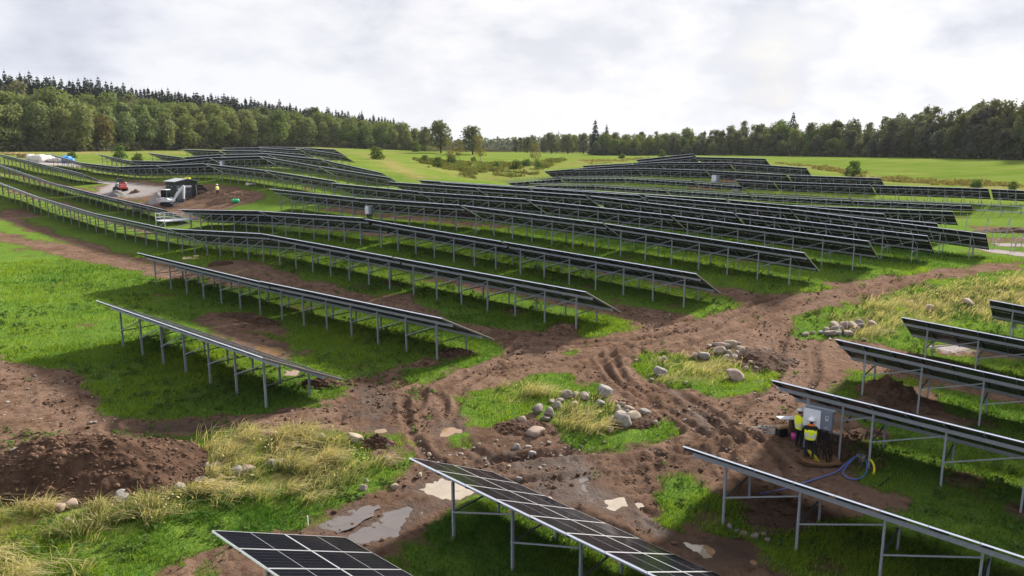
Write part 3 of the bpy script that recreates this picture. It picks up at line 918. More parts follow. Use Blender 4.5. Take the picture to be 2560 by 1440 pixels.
def add_table(k, v, ua, za, ub, zb, label, group, mode, bare_from=None):
    """mode: near (each module and rail is a part), far (one array part); half = only the lower modules are fitted"""
    wa, wb = uv(ua, v), uv(ub, v)
    A = Vector((*wa, za + CZ)); B = Vector((*wb, zb + CZ))
    mid = (A + B) / 2
    cx, cy = uv((ua + ub) / 2, v + 2.0)
    gz = float(hgt(cx, cy))
    root = thing('solar_table', label, 'solar table', (cx, cy, gz), -AZ, group)
    L = (B - A).length
    phi = math.asin((B.z - A.z) / L)
    n = max(3, int(round(L / 1.322)))
    pitch = L / n
    ex = Vector((math.cos(phi), 0, math.sin(phi)))
    up0 = Vector((-math.sin(phi), 0, math.cos(phi)))
    ey = Vector((0, math.cos(TILT), 0)) - up0 * math.sin(TILT)
    ez = ex.cross(ey)
    rot = Matrix((ex, ey, ez)).transposed().to_4x4()
    O = Vector((0, -2.0, mid.z - gz))

    def pl(x, y, z=0.0):
        return Matrix.Translation(O + ex * x + ey * y + ez * z) @ rot

    def ptm(a, b, w, h, mt, upv=None):
        """matrix that lays the unit bar from a to b"""
        a, b = Vector(a), Vector(b)
        d = b - a
        zax = d.normalized()
        xa = zax.cross(upv or Vector((0, 0, 1)))
        xa.normalize(); ya = xa.cross(zax)
        r = Matrix((xa, ya, zax)).transposed().to_4x4()
        return Matrix.Translation(a) @ r @ Matrix.Diagonal((w, h, d.length, 1))
    half = mode == 'half'
    bare = mode == 'bare'
    if mode == 'near':
        me = cached(('m1', round(pitch, 3)), lambda: module_mesh(1, 1, pitch))
        for j in range(2):
            for i in range(n):
                link('solar_module', me, root, pl((i + 0.5 - n / 2) * pitch, j * (MOD_L + MOD_GAP)))
    elif half:
        me = cached(('mh', n, round(pitch, 3)), lambda: module_mesh(n, 1, pitch, 'module_array'))
        link('lower_module_row', me, root, pl(0, MOD_L + MOD_GAP))
    elif not bare:
        me = cached(('m2', n, round(pitch, 3)), lambda: module_mesh(n, 2, pitch, 'module_array'))
        link('module_array', me, root, pl(0, 0))
    # short rails under the module joints, two purlins, posts and braces
    rail_me = cached('rail', lambda: unit_box(M_RAIL))
    if mode == 'near':
        for i in range(n + 1):
            x = (i - n / 2) * pitch + (0.03 if i == 0 else -0.03 if i == n else 0)
            link('rail', rail_me, root, pl(x, 0.06, -MOD_T - 0.038) @ Matrix.Rotation(-math.pi / 2, 4, 'X') @ Matrix.Diagonal((0.055, 0.07, 4.66, 1)))
    elif half or bare:
        for i in range(0, n + 1):
            x = (i - n / 2) * pitch + (0.03 if i == 0 else -0.03 if i == n else 0)
            link('rail', rail_me, root, pl(x, 0.06, -MOD_T - 0.038) @ Matrix.Rotation(-math.pi / 2, 4, 'X') @ Matrix.Diagonal((0.055, 0.07, 4.66, 1)))
    bar_me = cached('steel', lambda: unit_box(M_STEEL))
    PY, PZ = (0.98, 3.66), -MOD_T - 0.073 - 0.075
    for py in PY:
        link('purlin', bar_me, root, pl(-L / 2 + 0.04, py, PZ) @ Matrix.Rotation(math.pi / 2, 4, 'Y') @ Matrix.Diagonal((0.15, 0.065, L - 0.08, 1)))
    npost = max(2, int(round(L / 2.65)))
    tops, bots = {}, {}
    pm = cached('post', post_mesh)
    ca, sa = math.cos(-AZ), math.sin(-AZ)
    for j, py in enumerate(PY):
        for i in range(npost):
            x = (i + 0.5 - npost / 2) * (L / npost)
            t = O + ex * x + ey * py + ez * (PZ - 0.075)
            wx, wy = cx + t.x * ca - t.y * sa, cy + t.x * sa + t.y * ca
            g = float(hgt(wx, wy)) - gz - 0.2
            hh = max(0.5, t.z - g)
            link('post', pm, root, Matrix.Translation((t.x, t.y, g)) @ Matrix.Diagonal((1, 1, hh, 1)))
            tops[j, i] = t; bots[j, i] = Vector((t.x, t.y, g + 0.2))
    for i in range(npost):
        lowp = bots[0, i] * 0.52 + tops[0, i] * 0.48
        link('cross_brace', rail_me if mode == 'near' else bar_me, root, ptm(lowp + Vector((0.05, 0.05, 0)), tops[1, i] + Vector((0.05, -0.35, 0.02)), 0.05, 0.05, None))  # near braces share the shade-toned rail colour
        if i + 1 < npost:
            link('row_brace', bar_me, root, ptm(lowp + Vector((0, -0.06, 0)), tops[0, i + 1] + Vector((0, -0.06, -0.12)), 0.045, 0.045, None))
    return root


def build_tables():
    rows = {}
    for t in TABLES:
        rows.setdefault(t[0], []).append(t)
    for k, L in rows.items():
        L.sort(key=lambda t: t[4])            # rightmost first
        for i, t in enumerate(L):
            k, v, ua, za, ub, zb = t
            group = 'solar tables of the main field'
            mode = 'near'
            if k == 'R1':
                label = 'solar table at the front left beside the clay puddle, seen along its glass face'
            elif k in ROW_WORD:
                label = '%s row of the main solar field, %s table from its right end' % (ROW_WORD[k], ORD[i])
            if k[0] == 'R':
                x, y = uv((ua + ub) / 2, v)
                mode = 'near' if math.hypot(x, y) < 74 else 'far'
            if k in SIDE_LABEL:
                label = SIDE_LABEL[k]; group = 'solar tables on the right of the mud track'
            if k[0] == 'Q':
                group = 'solar tables on the right of the mud track'
                nm = {'Q1': 'solar table that carries the white inverter, beside the two workers', 'Q2': 'solar table directly behind the workers and the white inverter',
                      'Q3': 'solar table behind the grassy stone heap, third back from the workers', 'Q4': 'short visible solar table end at the far right beside dry grass'}[k]
                if i != len(L) - 1:
                    continue
                label = nm
            if k[0] in 'MNT':
                group = 'solar tables on the far rise'
                mode = 'half' if k[0] == 'M' else 'far'
                desc = {'M1': 'half-fitted solar table, near row of the far rise,', 'M2': 'half-fitted solar table, second row of the far rise,',
                        'N1': 'full solar table, second row of the far rise,', 'T4': 'solar table, fourth row from the top of the far rise,',
                        'T3': 'solar table, third row from the top of the far rise,', 'T2': 'solar table, second row from the top of the far rise,',
                        'T1': 'topmost solar table on the far rise, against the wood,'}[k]
                label = desc + (' %s from the right' % ORD[i] if k != 'T1' else ' pale upper edge')
            add_table(k, v, ua, za, ub, zb, label, group, mode)
    # the bare steel frame that goes on from the near half-fitted row
    m1 = rows['M1'][0]
    s = (m1[5] - m1[3]) / (m1[2] - m1[4])
    add_table('M1', m1[1], m1[4] - 0.3, m1[5], m1[4] - 18.7, m1[5] - 0.35, 'bare steel table frame without any modules at the far right', 'solar tables on the far rise', 'bare')


build_tables()
# ------------------------------------------------------------------ puddles
def water_mat(name, rgb, rough):
    m = bpy.data.materials.new(name)
    m.use_nodes = True
    nt = m.node_tree
    b = nt.nodes['Principled BSDF']
    geo = nn(nt, 'ShaderNodeNewGeometry')
    n = nn(nt, 'ShaderNodeTexNoise', inp={'Scale': 1.3, 'Detail': 4.0, 'Roughness': 0.6, 'Distortion': 0.8})
    lk(nt, geo.outputs['Position'], n.inputs['Vector'])
    lk(nt, mix_col(nt, ramp(nt, n.outputs[0], [(0.35, 0.0), (0.65, 1.0)]), tuple(c * 0.8 for c in rgb), rgb), b.inputs['Base Color'])
    b.inputs['Roughness'].default_value = rough
    b.inputs['IOR'].default_value = 1.5
    b.inputs['Specular IOR Level'].default_value = 0.8
    return m


W_MATS = {'milky': water_mat('milky_water', (0.35, 0.285, 0.215), 0.03), 'grey': water_mat('grey_water', (0.12, 0.10, 0.09), 0.015), 'clay': water_mat('clay_water', (0.27, 0.165, 0.085), 0.05)}
for (k, p), z in zip(PUD, PUDZ):
    P = np.array(p)
    c = P.mean(0)
    dv = P - c
    Q = c + dv * (1 + 0.75 / (np.linalg.norm(dv, axis=1)[:, None] + .05))
    Q = smooth(np.vstack([Q, Q[:1]]))
    seg = []
    for q0, q1 in zip(Q[:-1], Q[1:]):
        m = max(1, int(np.hypot(*(q1 - q0)) / 0.07))
        seg += [q0 + (q1 - q0) * t / m for t in range(m)]
    Q = np.array(seg + [seg[0]])
    nx = fbm(Q[:, 0] / 0.7, Q[:, 1] / 0.7, 401, 4) * 0.34; ny = fbm(Q[:, 0] / 0.7, Q[:, 1] / 0.7, 402, 4) * 0.34
    Q = Q + np.stack([nx, ny], 1)
    bm = bmesh.new()
    vs = [bm.verts.new((x, y, z)) for x, y in Q[:-1]]
    f = bm.faces.new(vs)
    if f.calc_center_median() is not None:
        f.normal_update()
        if f.normal.z < 0:
            f.normal_flip()
    bmesh.ops.triangulate(bm, faces=bm.faces)
    me = bpy.data.meshes.new('puddle'); bm.to_mesh(me); bm.free()
    me.materials.append(W_MATS[k])
    structure(link('puddle', me))


# ------------------------------------------------------------------ soil and gravel heaps
M_SOIL = mat('heap_soil', (0.066, 0.037, 0.024), 0.95, 0, 0.1, 0.45, 2.2, 0.9, (0.034, 0.019, 0.012))
M_SOIL_L = mat('heap_soil_pale', (0.16, 0.095, 0.062), 0.95, 0, 0.1, 0.4, 2.4, 0.9, (0.08, 0.045, 0.03))
M_GRAVEL = mat('gravel_heap', (0.27, 0.255, 0.25), 0.95, 0, 0.1, 0.3, 7, 0.6)
M_GRAVEL_D = mat('gravel_heap_dark', (0.17, 0.16, 0.15), 0.95, 0, 0.1, 0.3, 7, 0.6)


def heap(name, label, cat, px, py, rx, ry, h, m, rot=0.0, seed=0, res=70, power=1.3, rough=0.24, group=None):
    cx, cy = px2g(px, py)
    g = np.linspace(-1.25, 1.25, res)
    A, B = np.meshgrid(g, g, indexing='ij')
    ca, sa = math.cos(rot), math.sin(rot)
    X = cx + A * rx * ca - B * ry * sa
    Y = cy + A * rx * sa + B * ry * ca
    d = np.sqrt(A * A + B * B)
    d = d * (1 + 0.30 * fbm(A * 1.6 + seed, B * 1.6, seed, 3))
    t = np.clip(1 - d, 0, 1)
    H = h * (1 - (1 - t) ** power)
    H = H * (1 + 0.45 * fbm(A * 2.0, B * 2.0 + seed, seed + 3, 3)) + np.minimum(h, 1.0) * rough * (fbm(X / 0.45, Y / 0.45, seed + 5, 4) + 0.8 * np.maximum(fbm(X / 0.2, Y / 0.2, seed + 8, 3), 0)) * np.clip(t * 4, 0, 1)
    Z = hgt(X, Y) + H - 0.22 * (t <= 0.02) - 0.05
    V = np.stack([X.ravel() - cx, Y.ravel() - cy, Z.ravel()], 1)
    z0 = float(hgt(cx, cy)); V[:, 2] -= z0
    idx = np.arange(res * res).reshape(res, res)
    keep = (t[:-1, :-1] + t[1:, :-1] + t[1:, 1:] + t[:-1, 1:]) > 0
    q = np.stack([idx[:-1, :-1], idx[1:, :-1], idx[1:, 1:], idx[:-1, 1:]], -1)[keep]
    me = bpy.data.meshes.new(name)
    me.from_pydata(V.tolist(), [], q.tolist())
    me.materials.append(m)
    me.polygons.foreach_set('use_smooth', np.ones(len(q), bool))
    o = link(name, me)
    o.location = (cx, cy, z0)
    if 'soil' in name and cy < 75:
        tt = t.ravel(); k = (tt > .03) & (RNG.uniform(0, 1, len(tt)) < .05 + .10 * (fbm(X.ravel() / .8, Y.ravel() / .8, seed + 40, 3) > .05))
        HEAP_PTS.append(np.stack([X.ravel()[k], Y.ravel()[k], Z.ravel()[k]], 1))
    HEAPS.append((cx, cy, rx, ry, rot))
    return tag(o, label, cat, group)


HEAPS = []
HEAP_PTS = []
heap('soil_heap', 'broad dark brown soil mound at the lower left behind tall dry grass', 'soil heap', 235, 1185, 4.35, 2.8, 1.75, M_SOIL, 0.1, 1, 190, 1.2, 0.15)
heap('soil_heap', 'dark soil bank behind the pale stones of the farther grassy island', 'soil heap', 1905, 902, 2.1, 1.8, 0.55, M_SOIL, 0.6, 2)
heap('soil_heap', 'earth bank under the pale stones at the right edge of the nearer island', 'soil heap', 1590, 1052, 1.5, 1.0, 0.35, M_SOIL, 0.5, 3)
heap('soil_heap', 'earth bank at the left edge of the nearer stony island', 'soil heap', 1300, 1075, 1.5, 1.1, 0.35, M_SOIL, 0.5, 4)
heap('soil_heap', 'spoil heap round the hole under the table behind the workers', 'soil heap', 2215, 978, 1.8, 0.8, 0.75, M_SOIL_L, 0.0, 5)
heap('soil_heap', 'spoil heap beside the cable trench behind the inverter', 'soil heap', 2165, 1085, 1.3, 0.7, 0.3, M_SOIL_L, 0.2, 6)
heap('soil_heap', 'red-brown soil heap with a grassy foot right of the green station', 'soil heap', 590, 494, 4.4, 2.8, 1.0, M_SOIL_L, 0.2, 7)
heap('soil_heap', 'low soil bank between the green station and the second inverter row', 'soil heap', 540, 486, 4.0, 2.0, 0.8, M_SOIL_L, 0.0, 8)
heap('soil_heap', 'dark turf and soil pile beside the clay puddle at the front left', 'soil heap', 620, 797, 3.6, 0.8, 0.45, M_SOIL, -0.55, 9)
heap('soil_heap', 'small soil pile between the second and third rows, near the plywood sheet', 'soil heap', 548, 662, 1.3, 0.9, 0.5, M_SOIL, 0, 10)
heap('soil_heap', 'soil clods under the right end of the front left table', 'soil heap', 805, 962, 1.2, 0.7, 0.4, M_SOIL, 0, 11)
heap('soil_heap', 'soil clods at the foot of the rear posts of the second row', 'soil heap', 1140, 884, 1.3, 0.9, 0.35, M_SOIL, 0, 12)
heap('soil_heap', 'clump of dark clods in the grass above the bottom solar tables', 'soil heap', 945, 1112, 0.9, 0.5, 0.4, M_SOIL, 0.3, 13)
heap('soil_heap', 'pale soil pile at the road end of the third row', 'soil heap', 1405, 826, 1.3, 0.6, 0.45, M_SOIL_L, 0.3, 14)
heap('soil_heap', 'low pale soil pile in front of the second row end', 'soil heap', 1062, 912, 1.3, 0.5, 0.35, M_SOIL_L, 0.3, 15)
heap('soil_heap', 'brown soil bank among the bare posts at the far right', 'soil heap', 2530, 580, 6.0, 1.5, 0.6, M_SOIL, 0.0, 16)
heap('gravel_heap', 'dark grey gravel heap in front of the red loader', 'gravel heap', 292, 488, 1.7, 1.5, 1.0, M_GRAVEL_D, 0, 17, 50, 1.0, 0.05)
heap('gravel_heap', 'pale grey gravel heap left of the white excavator', 'gravel heap', 394, 502, 1.8, 1.6, 1.25, M_GRAVEL, 0, 18, 50, 1.0, 0.05)
heap('soil_heap', 'jagged brown earth lump on the gravel between loader and station', 'soil heap', 338, 482, 1.2, 0.6, 0.7, M_SOIL_L, 0, 19, 40)

# ------------------------------------------------------------------ boulders and stones
M_ROCK = [mat('stone_grey', (0.225, 0.19, 0.16), 0.9, 0, 0.2, 0.28, 5, 0.5, (0.11, 0.085, 0.065)), mat('stone_pink', (0.275, 0.205, 0.165), 0.9, 0, 0.2, 0.22, 4, 0.4),
          mat('stone_tan', (0.31, 0.25, 0.19), 0.9, 0, 0.2, 0.2, 5, 0.4, (0.15, 0.11, 0.08)), mat('stone_lichen', (0.21, 0.188, 0.168), 0.9, 0, 0.2, 0.3, 9, 0.6, (0.34, 0.32, 0.30))]


def rock_mesh(seed, m):
    rnd = random.Random(seed)
    bm = bmesh.new()
    bmesh.ops.create_icosphere(bm, subdivisions=3, radius=0.5)
    ax = [Vector((rnd.gauss(0, 1), rnd.gauss(0, 1), rnd.gauss(0, 1))).normalized() for _ in range(11)]
    cut = [rnd.uniform(0.24, 0.42) for _ in ax]
    ph = rnd.uniform(0, 9)
    for v in bm.verts:
        p = v.co.copy()
        for a, c in zip(ax, cut):
            d = p.dot(a)
            if d > c:
                p -= a * (d - c) * 0.85
        p *= 1 + 0.05 * math.sin(7 * p.x + ph) * math.sin(6 * p.y + 2 * ph) + 0.025 * math.sin(19 * p.z + ph)
        v.co = Vector((p.x * 1.12, p.y * 0.95, p.z * 0.86))
    me = bpy.data.meshes.new('rock')
    bm.to_mesh(me); bm.free()
    me.polygons.foreach_set('use_smooth', np.ones(len(me.polygons), bool))
    me.materials.append(m)
    return me


ROCKS = [rock_mesh(s, M_ROCK[s % 4]) for s in range(12)]
BIG = [rock_mesh(90 + s, M_ROCK[(3, 0, 2, 1)[s % 4]]) for s in range(4)]
ROCK_AT = []


def rock(px, py, dia_px, label, group, mesh=None, lift=0.0):
    x, y = px2g(px, py + dia_px * 0.25)
    d = math.hypot(x, y)
    s = max(0.16, dia_px / F_PX * math.hypot(d, 12) * 1.2)
    me = mesh or random.choice(ROCKS)
    o = link('boulder' if s > 0.75 else 'stone', me)
    o.location = (x, y, float(hgt(x, y)) + s * 0.20 + lift)
    o.rotation_euler = (random.uniform(-.3, .3), random.uniform(-.3, .3), random.uniform(0, 6.28))
    o.scale = (s * random.uniform(.92, 1.1), s * random.uniform(.92, 1.1), s * random.uniform(.9, 1.05))
    ROCK_AT.append((x, y, s))
    return tag(o, label, 'boulder' if s > 0.75 else 'stone', group)


G1, G2, G3, G4 = 'stones on the nearer grassy island', 'stones on the farther grassy island', 'stones heaped at the corner of the dry grass', 'stones lying in the tall grass at the lower left'
i1 = [(920, 1110, 150, 'lichened grey boulder at the top right of the nearer grassy island', 0), (260, 1295, 120, 'squarish pink boulder at the left end of the nearer island, beside a greyer one', 1),
      (370, 1335, 120, 'greyish boulder second from the left end of the nearer island', 1), (1215, 1370, 140, 'smooth tan boulder at the right of the nearer island heap', 2),
      (1110, 1405, 180, 'largest pale grey boulder of the right-hand heap on the nearer island', 0), (540, 1150, 110, 'flat-topped pink stone at the back of the nearer island ring', 1),
      (720, 1165, 95, 'upright pale oval stone at the back of the nearer island ring', 2), (880, 1230, 80, 'upright grey stone just below the lichened boulder', 0)]
for zx, zy, dz, lb, q in i1:
    rock(1280 + zx / 4, 700 + zy / 4, dz / 4, lb, G1, BIG[q])
for zx, zy, dz in [(635, 1155, 70), (400, 1210, 65), (480, 1215, 85), (460, 1255, 95), (620, 1240, 80), (1035, 1225, 45), (1105, 1240, 55), (1170, 1285, 95), (1060, 1290, 80), (1080, 1350, 120), (1320, 1330, 110),
                   (1360, 1365, 60), (340, 1385, 70), (90, 1400, 100), (1430, 1430, 60), (1235, 1240, 30), (475, 1275, 55), (1120, 1195, 35), (760, 1130, 40), (665, 1130, 40), (1250, 1330, 60), (1000, 1400, 60), (1150, 1330, 70)]:
    rock(1280 + zx / 4, 700 + zy / 4, dz / 4, 'rounded pale stone in the loose ring and heap on the nearer grassy island', G1)
rock(1280 + 225 / 3.79, 1060 + 80 / 3.79, 150 / 3.79, 'pink angular boulder at the muddy foot of the nearer island', G1, BIG[3])
for zx, zy, dz in [(345, 180, 45), (45, 225, 80), (150, 225, 60), (370, 250, 30), (190, 280, 60), (495, 230, 25), (940, 60, 60), (730, 95, 40), (870, 170, 40), (635, 250, 25), (60, 520, 60)]:
    rock(1280 + zx / 3.79, 1060 + zy / 3.79, dz / 3.79, 'small pale stone on the mud or grass at the foot of the nearer island', G1)
for zx, zy, dz, lb, q in [(1475, 915, 130, 'lichened boulder at the left end of the farther grassy island', 0), (2225, 955, 150, 'tilted brown boulder at the right front of the farther island', 3),
                          (2070, 715, 110, 'big smooth stone at the left of the stone heap on the farther island', 2), (1920, 760, 110, 'pale rough boulder in the dry grass of the farther island', 0)]:
    rock(1280 + zx / 4, 700 + zy / 4, dz / 4, lb, G2, BIG[q])
for zx, zy, dz in [(2090, 655, 110), (2150, 625, 60), (2200, 640, 80), (2170, 725, 70), (2260, 640, 60), (2245, 725, 60), (2270, 690, 70), (2290, 710, 70), (2340, 715, 60), (2310, 680, 40), (2345, 685, 40), (2395, 735, 60),
                   (2140, 665, 70), (2020, 645, 50), (1970, 660, 50), (2145, 770, 70), (2220, 770, 70), (2400, 825, 80), (2330, 885, 60), (2395, 775, 50), (1815, 765, 80), (1500, 795, 70), (1240, 800, 35), (1395, 1000, 45),
                   (1740, 1030, 40), (2445, 740, 60), (2370, 805, 40), (2530, 700, 60), (2480, 800, 40), (2440, 880, 45)]:
    rock(1280 + zx / 4, 700 + zy / 4, dz / 4, 'rounded pale stone in the heap on the farther grassy island', G2)
for zx, zy, dz in [(665, 450, 90), (755, 450, 110), (840, 450, 80), (910, 430, 80), (670, 495, 70), (735, 490, 70), (615, 535, 90), (690, 535, 60), (800, 530, 80), (835, 520, 50), (580, 500, 60), (525, 525, 45), (450, 530, 40),
                   (370, 545, 55), (1035, 435, 80), (920, 460, 60), (785, 545, 50), (620, 595, 40), (960, 595, 40), (1250, 520, 30), (1610, 285, 70), (880, 480, 60), (710, 520, 60)]:
    rock(1920 + zx / 4, 700 + zy / 4, dz / 4, 'brownish stone in the heap at the corner of the dry grass by the track', G3)
rock(1920 + 2000 / 4, 700 + 230 / 4, 20, 'pale rounded boulder lying in the dry grass at the far right', G3, BIG[2])
for zx, zy, dz, lb in [(1150, 690, 120, 'blue-grey boulder half sunk in tall grass below the soil mound'), (1700, 600, 80, 'upright pale stone in tall grass right of the blue-grey boulder'), (125, 270, 80, 'rounded brown boulder on the left flank of the big soil mound')]:
    rock(zx / 3.79, 1060 + zy / 3.79, dz / 3.79, lb, G4, BIG[0])
for zx, zy, dz in [(565, 790, 100), (680, 760, 100), (1900, 540, 100), (1990, 550, 90), (2080, 490, 60), (2240, 450, 110), (2340, 430, 120), (650, 910, 60), (1960, 400, 60), (2050, 400, 80)]:
    rock(zx / 3.79, 1060 + zy / 3.79, dz / 3.79, 'pale stone half hidden in the line of tall dry grass at the lower left', G4)
for zx, zy, dz in [(600, 120, 90), (930, 130, 140), (1250, 335, 70), (1010, 600, 80), (1050, 535, 40), (1315, 590, 70), (1550, 480, 50), (150, 380, 90), (230, 365, 80), (1250, 200, 60), (1640, 290, 40), (1980, 380, 30), (2170, 335, 40), (2280, 160, 35), (2400, 400, 50), (1900, 300, 30)]:
    rock(640 + zx / 3.79, 1060 + zy / 3.79, dz / 3.79, 'pale stone at the grassy edge of the mud left of the long puddles', 'stones along the edge of the muddy ground')
for zx, zy, dz in [(2060, 970, 60), (2200, 1040, 60), (2300, 1060, 70), (2380, 1040, 50), (2130, 1010, 45), (2420, 1100, 50)]:
    rock(1280 + zx / 3.79, 1060 + zy / 3.79, dz / 3.79, 'dull stone in the shade under the table below the blue hose', 'stones in the shade under the edge-on table')


def pebbles():
    """loose pale pebbles pressed into the mud"""
    bm0 = bmesh.new(); bmesh.ops.create_icosphere(bm0, subdivisions=1, radius=0.5)
    T = np.array([v.co[:] for v in bm0.verts]); Fc = np.array([[v.index for v in f.verts] for f in bm0.faces]); bm0.free()
    pts = []
    for px0, px1, py0, py1, n in [(1880, 2110, 840, 1000, 420), (1200, 1500, 1080, 1180, 160), (0, 300, 900, 1060, 200), (1040, 1200, 1100, 1180, 90), (50, 480, 1100, 1230, 120), (1850, 2000, 870, 960, 120), (1600, 1900, 1000, 1160, 120), (700, 1200, 940, 1060, 80), (1300, 2000, 780, 880, 120)]:
        for _ in range(n):
            pts.append(px2g(random.uniform(px0, px1), random.uniform(py0, py1)))
    P = np.array(pts)
    n = len(P)
    s = RNG.gamma(2.0, 0.022, n) + 0.03
    V = T[None] * s[:, None, None] * np.array([1.1, 0.9, 0.7]) * RNG.uniform(0.8, 1.2, (n, len(T), 1))
    V[:, :, 0] += P[:, 0:1]; V[:, :, 1] += P[:, 1:2]; V[:, :, 2] += (hgt(P[:, 0], P[:, 1]) + 0.02)[:, None]
    Fa = (Fc[None] + (np.arange(n) * len(T))[:, None, None]).reshape(-1, 3)
    me = bpy.data.meshes.new('pebbles')
    me.from_pydata(V.reshape(-1, 3).tolist(), [], Fa.tolist())
    me.materials.append(mat('pebble', (0.30, 0.25, 0.21), 0.9, 0, 0.2, 0.4, 3))
    stuff(tag(link('pebbles', me), 'loose pale pebbles strewn over the bare mud', 'pebbles'))


pebbles()


def clods():
    """broken lumps of soil along the ruts, on the mud and on the soil heaps"""
    bm0 = bmesh.new(); bmesh.ops.create_icosphere(bm0, subdivisions=1, radius=0.5)
    T = np.array([v.co[:] for v in bm0.verts]); Fc = np.array([[v.index for v in f.verts] for f in bm0.faces]); bm0.free()
    pts = []
    for t in TRACKS:
        seg = np.linalg.norm(np.diff(t, axis=0), axis=1); cum = np.concatenate([[0], np.cumsum(seg)])
        n = int(min(cum[-1], 90) * 9)
        q = RNG.uniform(0, cum[-1], n)
        x = np.interp(q, cum, t[:, 0]); y = np.interp(q, cum, t[:, 1])
        tx = np.gradient(x[np.argsort(q)])
        side = RNG.choice([-1.4, -.5, .5, 1.4, 0], n) + RNG.normal(0, .22, n)
        a = RNG.uniform(0, 6.28, n)
        k = np.clip(np.searchsorted(cum, q) - 1, 0, len(seg) - 1)
        d = (t[k + 1] - t[k]) / (seg[k][:, None] + 1e-6)
        pts.append(np.stack([x - d[:, 1] * side, y + d[:, 0] * side], 1))
    r = np.sqrt(RNG.uniform(11 ** 2, 62 ** 2, 30000)); a = RNG.uniform(-R(37), R(37), 30000)
    pts.append(np.stack([r * np.sin(a), r * np.cos(a)], 1))
    P = np.vstack(pts)
    mud, dry, grav, wet = masks(P[:, 0], P[:, 1])
    dens = np.clip(.35 + 1.6 * fbm(P[:, 0] / 2.2, P[:, 1] / 2.2, 700, 3), .03, 1)
    P = P[(mud > .6) & (puddle_cover(P[:, 0], P[:, 1]) > .25) & (RNG.uniform(0, 1, len(P)) < dens) & (np.hypot(P[:, 0], P[:, 1]) < 75)]
    Zc = hgt(P[:, 0], P[:, 1]) + 0.03
    HP = np.vstack(HEAP_PTS)
    P = np.vstack([P, HP[:, :2]]); Zc = np.concatenate([Zc, HP[:, 2] + .01])
    n = len(P)
    s = np.clip(RNG.gamma(1.8, 0.035, n) + 0.03, .03, .26)
    V = T[None] * s[:, None, None] * np.array([1.15, 0.95, 0.75]) * RNG.uniform(0.65, 1.3, (n, len(T), 1))
    V[:, :, 0] += P[:, 0:1]; V[:, :, 1] += P[:, 1:2]; V[:, :, 2] += Zc[:, None]
    Fa = (Fc[None] + (np.arange(n) * len(T))[:, None, None]).reshape(-1, 3)
    me = bpy.data.meshes.new('soil_clods')
    me.vertices.add(V.size // 3); me.vertices.foreach_set('co', V.ravel())
    me.loops.add(Fa.size); me.loops.foreach_set('vertex_index', Fa.ravel())
    me.polygons.add(len(Fa)); me.polygons.foreach_set('loop_start', np.arange(len(Fa)) * 3)
    me.update()
    me.materials.append(mat('clod', (0.105, 0.064, 0.043), 0.95, 0, 0.05, 0.55, 1.2))
    stuff(tag(link('soil_clods', me), 'broken soil clods along the tyre ruts and over the mud', 'clods'))


clods()

# ------------------------------------------------------------------ inverters on the table posts
M_WHITE = mat('white_paint', (0.74, 0.74, 0.76), 0.4, 0, 0.5, 0.05)
M_GREYP = mat('grey_paint', (0.17, 0.19, 0.23), 0.45, 0, 0.5, 0.06)
M_DGREY = mat('dark_grey_paint', (0.045, 0.048, 0.055), 0.5, 0, 0.4, 0.15)
M_BLACK = mat('black_rubber', (0.012, 0.012, 0.013), 0.7, 0, 0.3, 0.2)
M_YEL = mat('yellow_plastic', (0.75, 0.60, 0.03), 0.45, 0, 0.5, 0.08)


def inverter(label, px, py, v, w=1.15, h=0.78, cables=True, group='white inverters on the table posts'):
    c = on_row(px, py, v)
    root = thing('inverter', label, 'inverter', (c[0], c[1], c[2] - h / 2), -AZ, group)
    b = MB(); b.box((0, 0.02, h / 2), (w, 0.30, h)); b.box((0, 0.24, h / 2), (w * 0.92, 0.14, h * 0.86))
    b.build('cabinet', M_GREYP, root, 0.015)
    b = MB(); b.box((-w * 0.19, -0.145, h / 2), (w * 0.60, 0.04, h * 0.985)); b.build('front_cover', M_WHITE, root, 0.012)
    b = MB()
    x0 = w * 0.325
    for dx, dz, sx, sz in ((0, 0.055, 0.13, 0.012), (0, -0.045, 0.13, 0.012), (-0.06, 0.005, 0.012, 0.10), (0.06, 0.005, 0.012, 0.10), (0, -0.10, 0.12, 0.022), (0, -0.135, 0.12, 0.014)):
        b.box((x0 + dx, -0.132, h * 0.70 + dz), (sx, 0.006, sz))
    for dx in (-0.045, -0.018, 0.010, 0.038):
        b.box((x0 + dx, -0.132, h * 0.14), (0.02, 0.006, 0.03))
    b.build('display', M_WHITE, root)
    MB().box((0, 0.18, h + 0.02), (w * 1.05, 0.06, 0.05)).build('mounting_rail', M_STEEL, root)
    MB().box((0, 0.10, -0.10), (w * 1.15, 0.05, 0.05)).build('mounting_rail', M_STEEL, root)
    if cables:
        gz = float(hgt(c[0], c[1])) - (c[2] - h / 2)
        for i in range(26):
            x = random.uniform(-w * .42, w * .5); x2 = x + random.uniform(-.25, .3); y2 = random.uniform(-.05, .35)
            pts = [(x, 0.05, 0.02), (x + random.uniform(-.05, .05), 0.05, gz * 0.3), (x + (x2 - x) * .5 + random.uniform(-.1, .1), y2 * .6, gz * 0.65), (x2, y2, gz - 0.15)]
            MB().tube(pts, 0.016, 5).build('cable', M_BLACK, root)
        for i in range(5):
            x = -0.15 + i * 0.06
            MB().tube([(x - .2, -0.22, gz + 0.62 - .03 * i), (x, -0.15, gz + 0.3), (x + 0.22, -0.05, gz - 0.05)], 0.016, 6).build('yellow_conduit', M_YEL, root)
    return root


